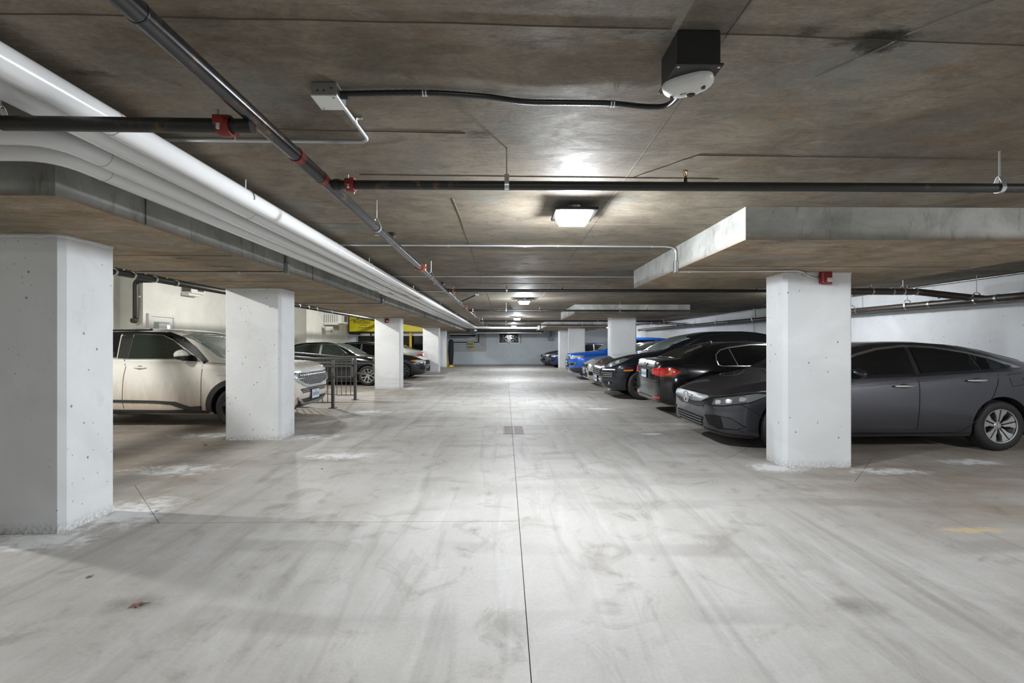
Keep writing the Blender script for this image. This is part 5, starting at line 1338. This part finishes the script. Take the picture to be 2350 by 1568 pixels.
# ---------------------------------------------------------------- generic cars further down
def simple_car(name, label, loc, rz, paint, kind, group, rim='multi', rimmat='alloy', tail=False, win='glassdark', nose_front=True):
    S = {'hatch': dict(L=4.36, H=1.47), 'sedan': dict(L=4.6, H=1.45), 'suv': dict(L=4.42, H=1.64)}[kind]
    L, H = S['L'], S['H']
    if kind == 'suv':
        top = [(0, .78), (.03, .93), (.10, 1.0), (.4, 1.05), (1.0, 1.09), (1.28, 1.13), (1.6, 1.40), (1.85, 1.55), (2.2, H - .02), (2.9, H), (3.8, H - .04), (4.15, 1.48), (4.33, 1.15), (4.42, .95)]
        belt = [(0, .74), (.1, .93), (1.0, 1.02), (2, 1.06), (4.1, 1.10), (L, .9)]; bot = [(0, .46), (.04, .36), (.2, .27), (.5, .22), (3.9, .24), (L, .5)]
        wh, tr, ar, tw = (.90, 3.53), .345, .40, .22
    elif kind == 'hatch':
        top = [(0, .58), (.04, .70), (.15, .77), (.5, .90), (.95, .98), (1.15, 1.03), (1.6, 1.27), (2.0, 1.42), (2.5, H), (3.2, H - .03), (3.8, 1.34), (4.1, 1.18), (4.28, 1.0), (4.36, .85)]
        belt = [(0, .54), (.15, .70), (.5, .80), (1.1, .92), (2, .97), (3.8, 1.04), (L, .8)]; bot = [(0, .28), (.04, .22), (.3, .16), (3.9, .2), (L, .42)]
        wh, tr, ar, tw = (.88, 3.52), .32, .355, .21
    else:
        top = [(0, .58), (.04, .70), (.12, .76), (.5, .87), (1.0, .94), (1.25, .985), (1.7, 1.22), (2.05, 1.37), (2.5, H), (3.1, H - .02), (3.6, 1.32), (4.0, 1.14), (4.3, 1.09), (4.52, 1.05), (4.58, .97), (4.6, .88)]
        belt = [(0, .54), (.12, .68), (.5, .78), (1.2, .91), (2, .95), (3.4, .99), (4.2, 1.02), (L, .84)]; bot = [(0, .28), (.04, .21), (.3, .16), (4.1, .19), (L, .40)]
        wh, tr, ar, tw = (.90, 3.66), .335, .37, .22
    w = [(0, .50), (.015, .58), (.05, .67), (.12, .75), (.28, .83), (.6, .885), (1, .90), (L - .75, .90), (L - .3, .84), (L - .1, .74), (L, .60)]
    rw = [(0, .42), (.1, .56), (.5, .68), (1.1, .74), (1.7, .67), (2.2, .61), (L - 1.0, .60), (L - .3, .62), (L, .5)]
    c = Car(name, label, loc, rz, L, top, belt, bot, w, rw, wh, tr, tw, ar, paint, group=group)
    c.wheel_set(rim, tr * .66, rimmat)
    zb = c.T(1.2)
    zt = H - .10
    if kind == 'suv':
        c.decal('side_window', win, [(1.65, 1.10), (1.95, 1.42), (2.15, zt - .01), (2.5, zt), (2.5, 1.10)]); c.decal('side_window', win, [(2.58, zt), (3.3, zt - .01), (3.35, 1.13), (2.58, 1.10)]); c.decal('quarter_window', win, [(3.4, zt - .02), (3.75, zt - .06), (3.95, 1.3), (3.4, 1.14)])
        c.windscreen([(.62, 1.16), (.70, 1.19), (.60, H - .12), (.3, H - .06)], 'glasspale'); c.archtrim(.07)
        c.decal('rocker_cladding', 'cladding', [(1.3, .23), (3.12, .23), (3.12, .36), (1.3, .36)], off=.006, th=.01)
    else:
        bx = 2.45; ex = 3.35 if kind == 'sedan' else 3.45
        c.decal('side_window', win, [(1.48, zb + .0), (1.75, zb + .14), (2.05, zt - .04), (bx, zt), (bx, .985), (1.6, .965)])
        c.decal('side_window', win, [(bx + .07, zt), (3.0, zt - .02), (ex, zt - .11), (ex + .03, 1.03), (bx + .07, .99)])
        c.decal('quarter_window', win, [(ex + .06, zt - .13), (ex + .32, zt - .23), (ex + .40, 1.09), (ex + .08, 1.04)])
        c.decal('pillar_trim', 'galvd', [(bx, zt), (bx + .07, zt), (bx + .07, .985), (bx, .98)], off=.005, th=.002)
        c.strip('window_trim', 'satin', [(1.6, zb + .08), (2.05, zt - .01), (bx, zt + .025), (3.0, zt + .005), (ex, zt - .085)], .014, off=.004, th=.005)
        c.windscreen([(.60, zb + .06), (.68, zb + .08), (.56, H - .11), (.3, H - .05)], 'glasspale')
        c.windscreen([(.48, H - .12), (.58, H - .18), (.64, 1.17), (.3, 1.15)], win, 180, 'rear_window')
    hz = .86 if kind == 'suv' else .68
    c.decal('headlamp', 'lampwhite', [(.05, .52, hz + .03), (.06, .56, hz - .05), (.14, .72, hz - .06), (.38, .84, hz - .01), (.55, .87, hz + .06), (.28, .82, hz + .07), (.10, .66, hz + .06)], 48, .006, .005, True, .05)
    c.decal('grille', 'seamline', [(-.46, hz + .02), (.46, hz + .02), (.40, hz - .12), (-.40, hz - .12)], 0, .004, .004, False, .05)
    c.decal('lower_intake', 'seamline', [(-.5, hz - .26), (.5, hz - .26), (.42, hz - .40), (-.42, hz - .40)], 0, .004, .004, False, .05)
    c.decal('fog_recess', 'seamline', [(.04, .58, hz - .20), (.12, .73, hz - .21), (.24, .80, hz - .25), (.12, .72, hz - .33), (.05, .60, hz - .32)], 42, .005, .004, True, .05)
    c.decal('tail_lamp', 'redlens', [(L - .03, .60, hz + .22), (L - .03, .60, hz + .09), (L - .12, .75, hz + .08), (L - .32, .84, hz + .13), (L - .30, .83, hz + .23), (L - .1, .72, hz + .25)], 132, .005, .006, True, .05)
    c.seam([(2.48, 1.0), (2.48, .25)]); c.seam([(1.45, zb - .02), (1.42, .7), (1.45, .26), (3.0, .25), (3.25, .6), (3.42, .9), (3.42, 1.05)])
    c.handle(2.15, .86 if kind != 'suv' else .96, .2); c.handle(3.05, .88 if kind != 'suv' else .98, .2); c.mirror(1.62, zb + .06, .95)
    return c, hz
c, hz = simple_car('hatchback_car', 'white hatchback squeezed behind the blue-black SUV', (2.70, 15.45), 0, M['whitesil'], 'hatch', G)
c.strip('intake_frame', 'whitesil', [(-.52, .56), (.52, .56)], .05, 0, .008, .01, False); c.strip('badge_bar', 'chrome', [(-.12, .70), (.12, .70)], .03, 0, .01, .008, False)
c.plate(0, .47, 0)
c, hz = simple_car('compact_suv_car', 'bright blue compact SUV beyond the second right column', (2.48, 18.2), 0, M['bluecar'], 'suv', G, 'five')
c.decal('amber_lamp', 'amber', [(.30, .83, .875), (.40, .85, .86), (.54, .87, .91), (.40, .85, .925)], 48, .013, .003, True)
for i in range(7): y = -.36 + i * .12; c.decal('grille_slot', 'lampwhite', [(y - .03, .875), (y + .03, .875), (y + .03, .78), (y - .03, .78)], 0, .012, .003, False, .05)
c.strip('fog_frame', 'satin', [(.05, .60, .66), (.16, .77, .66), (.24, .81, .645), (.13, .74, .53), (.06, .62, .53), (.05, .60, .66)], .022, 42, .010, .010)
c.decal('front_cladding', 'cladding', [(.03, .55, .44), (.14, .76, .46), (.48, .86, .46), (.50, .87, .26), (.2, .8, .27), (.04, .58, .34)], 45, .006, .008, True, .05)
c.plate(0, .62, 0)
c, hz = simple_car('compact_car', 'deep blue car near the far wall, mostly behind the end column', (2.62, 26.95), 0, M['deepblue'], 'sedan', G)
c, hz = simple_car('compact_car', 'mid-grey car farthest away against the far wall', (2.28, 28.95), 0, M['greycar'], 'hatch', G)
c, hz = simple_car('sedan_car', 'black sedan with bright V-spoke wheels behind the railings', (-3.62, 15.87), PI, M['blackdust'], 'sedan', GL, 'vspoke', 'alloy', win='glassgreen')
c, hz = simple_car('sedan_car', 'low black car peeking out past the strobe column, amber by its headlamp', (-3.16, 18.65), PI, M['blackdust'], 'hatch', GL, 'multi')
c.decal('amber_lamp', 'amber', [(.30, .83, .70), (.38, .84, .665), (.54, .87, .735), (.40, .85, .745)], 48, .013, .003, True)
c, hz = simple_car('sedan_car', 'silver-white car parked tail-out with a red tail light, left side', (-3.66 - 4.6, 20.95), 0, M['silver'], 'sedan', GL, 'multi')
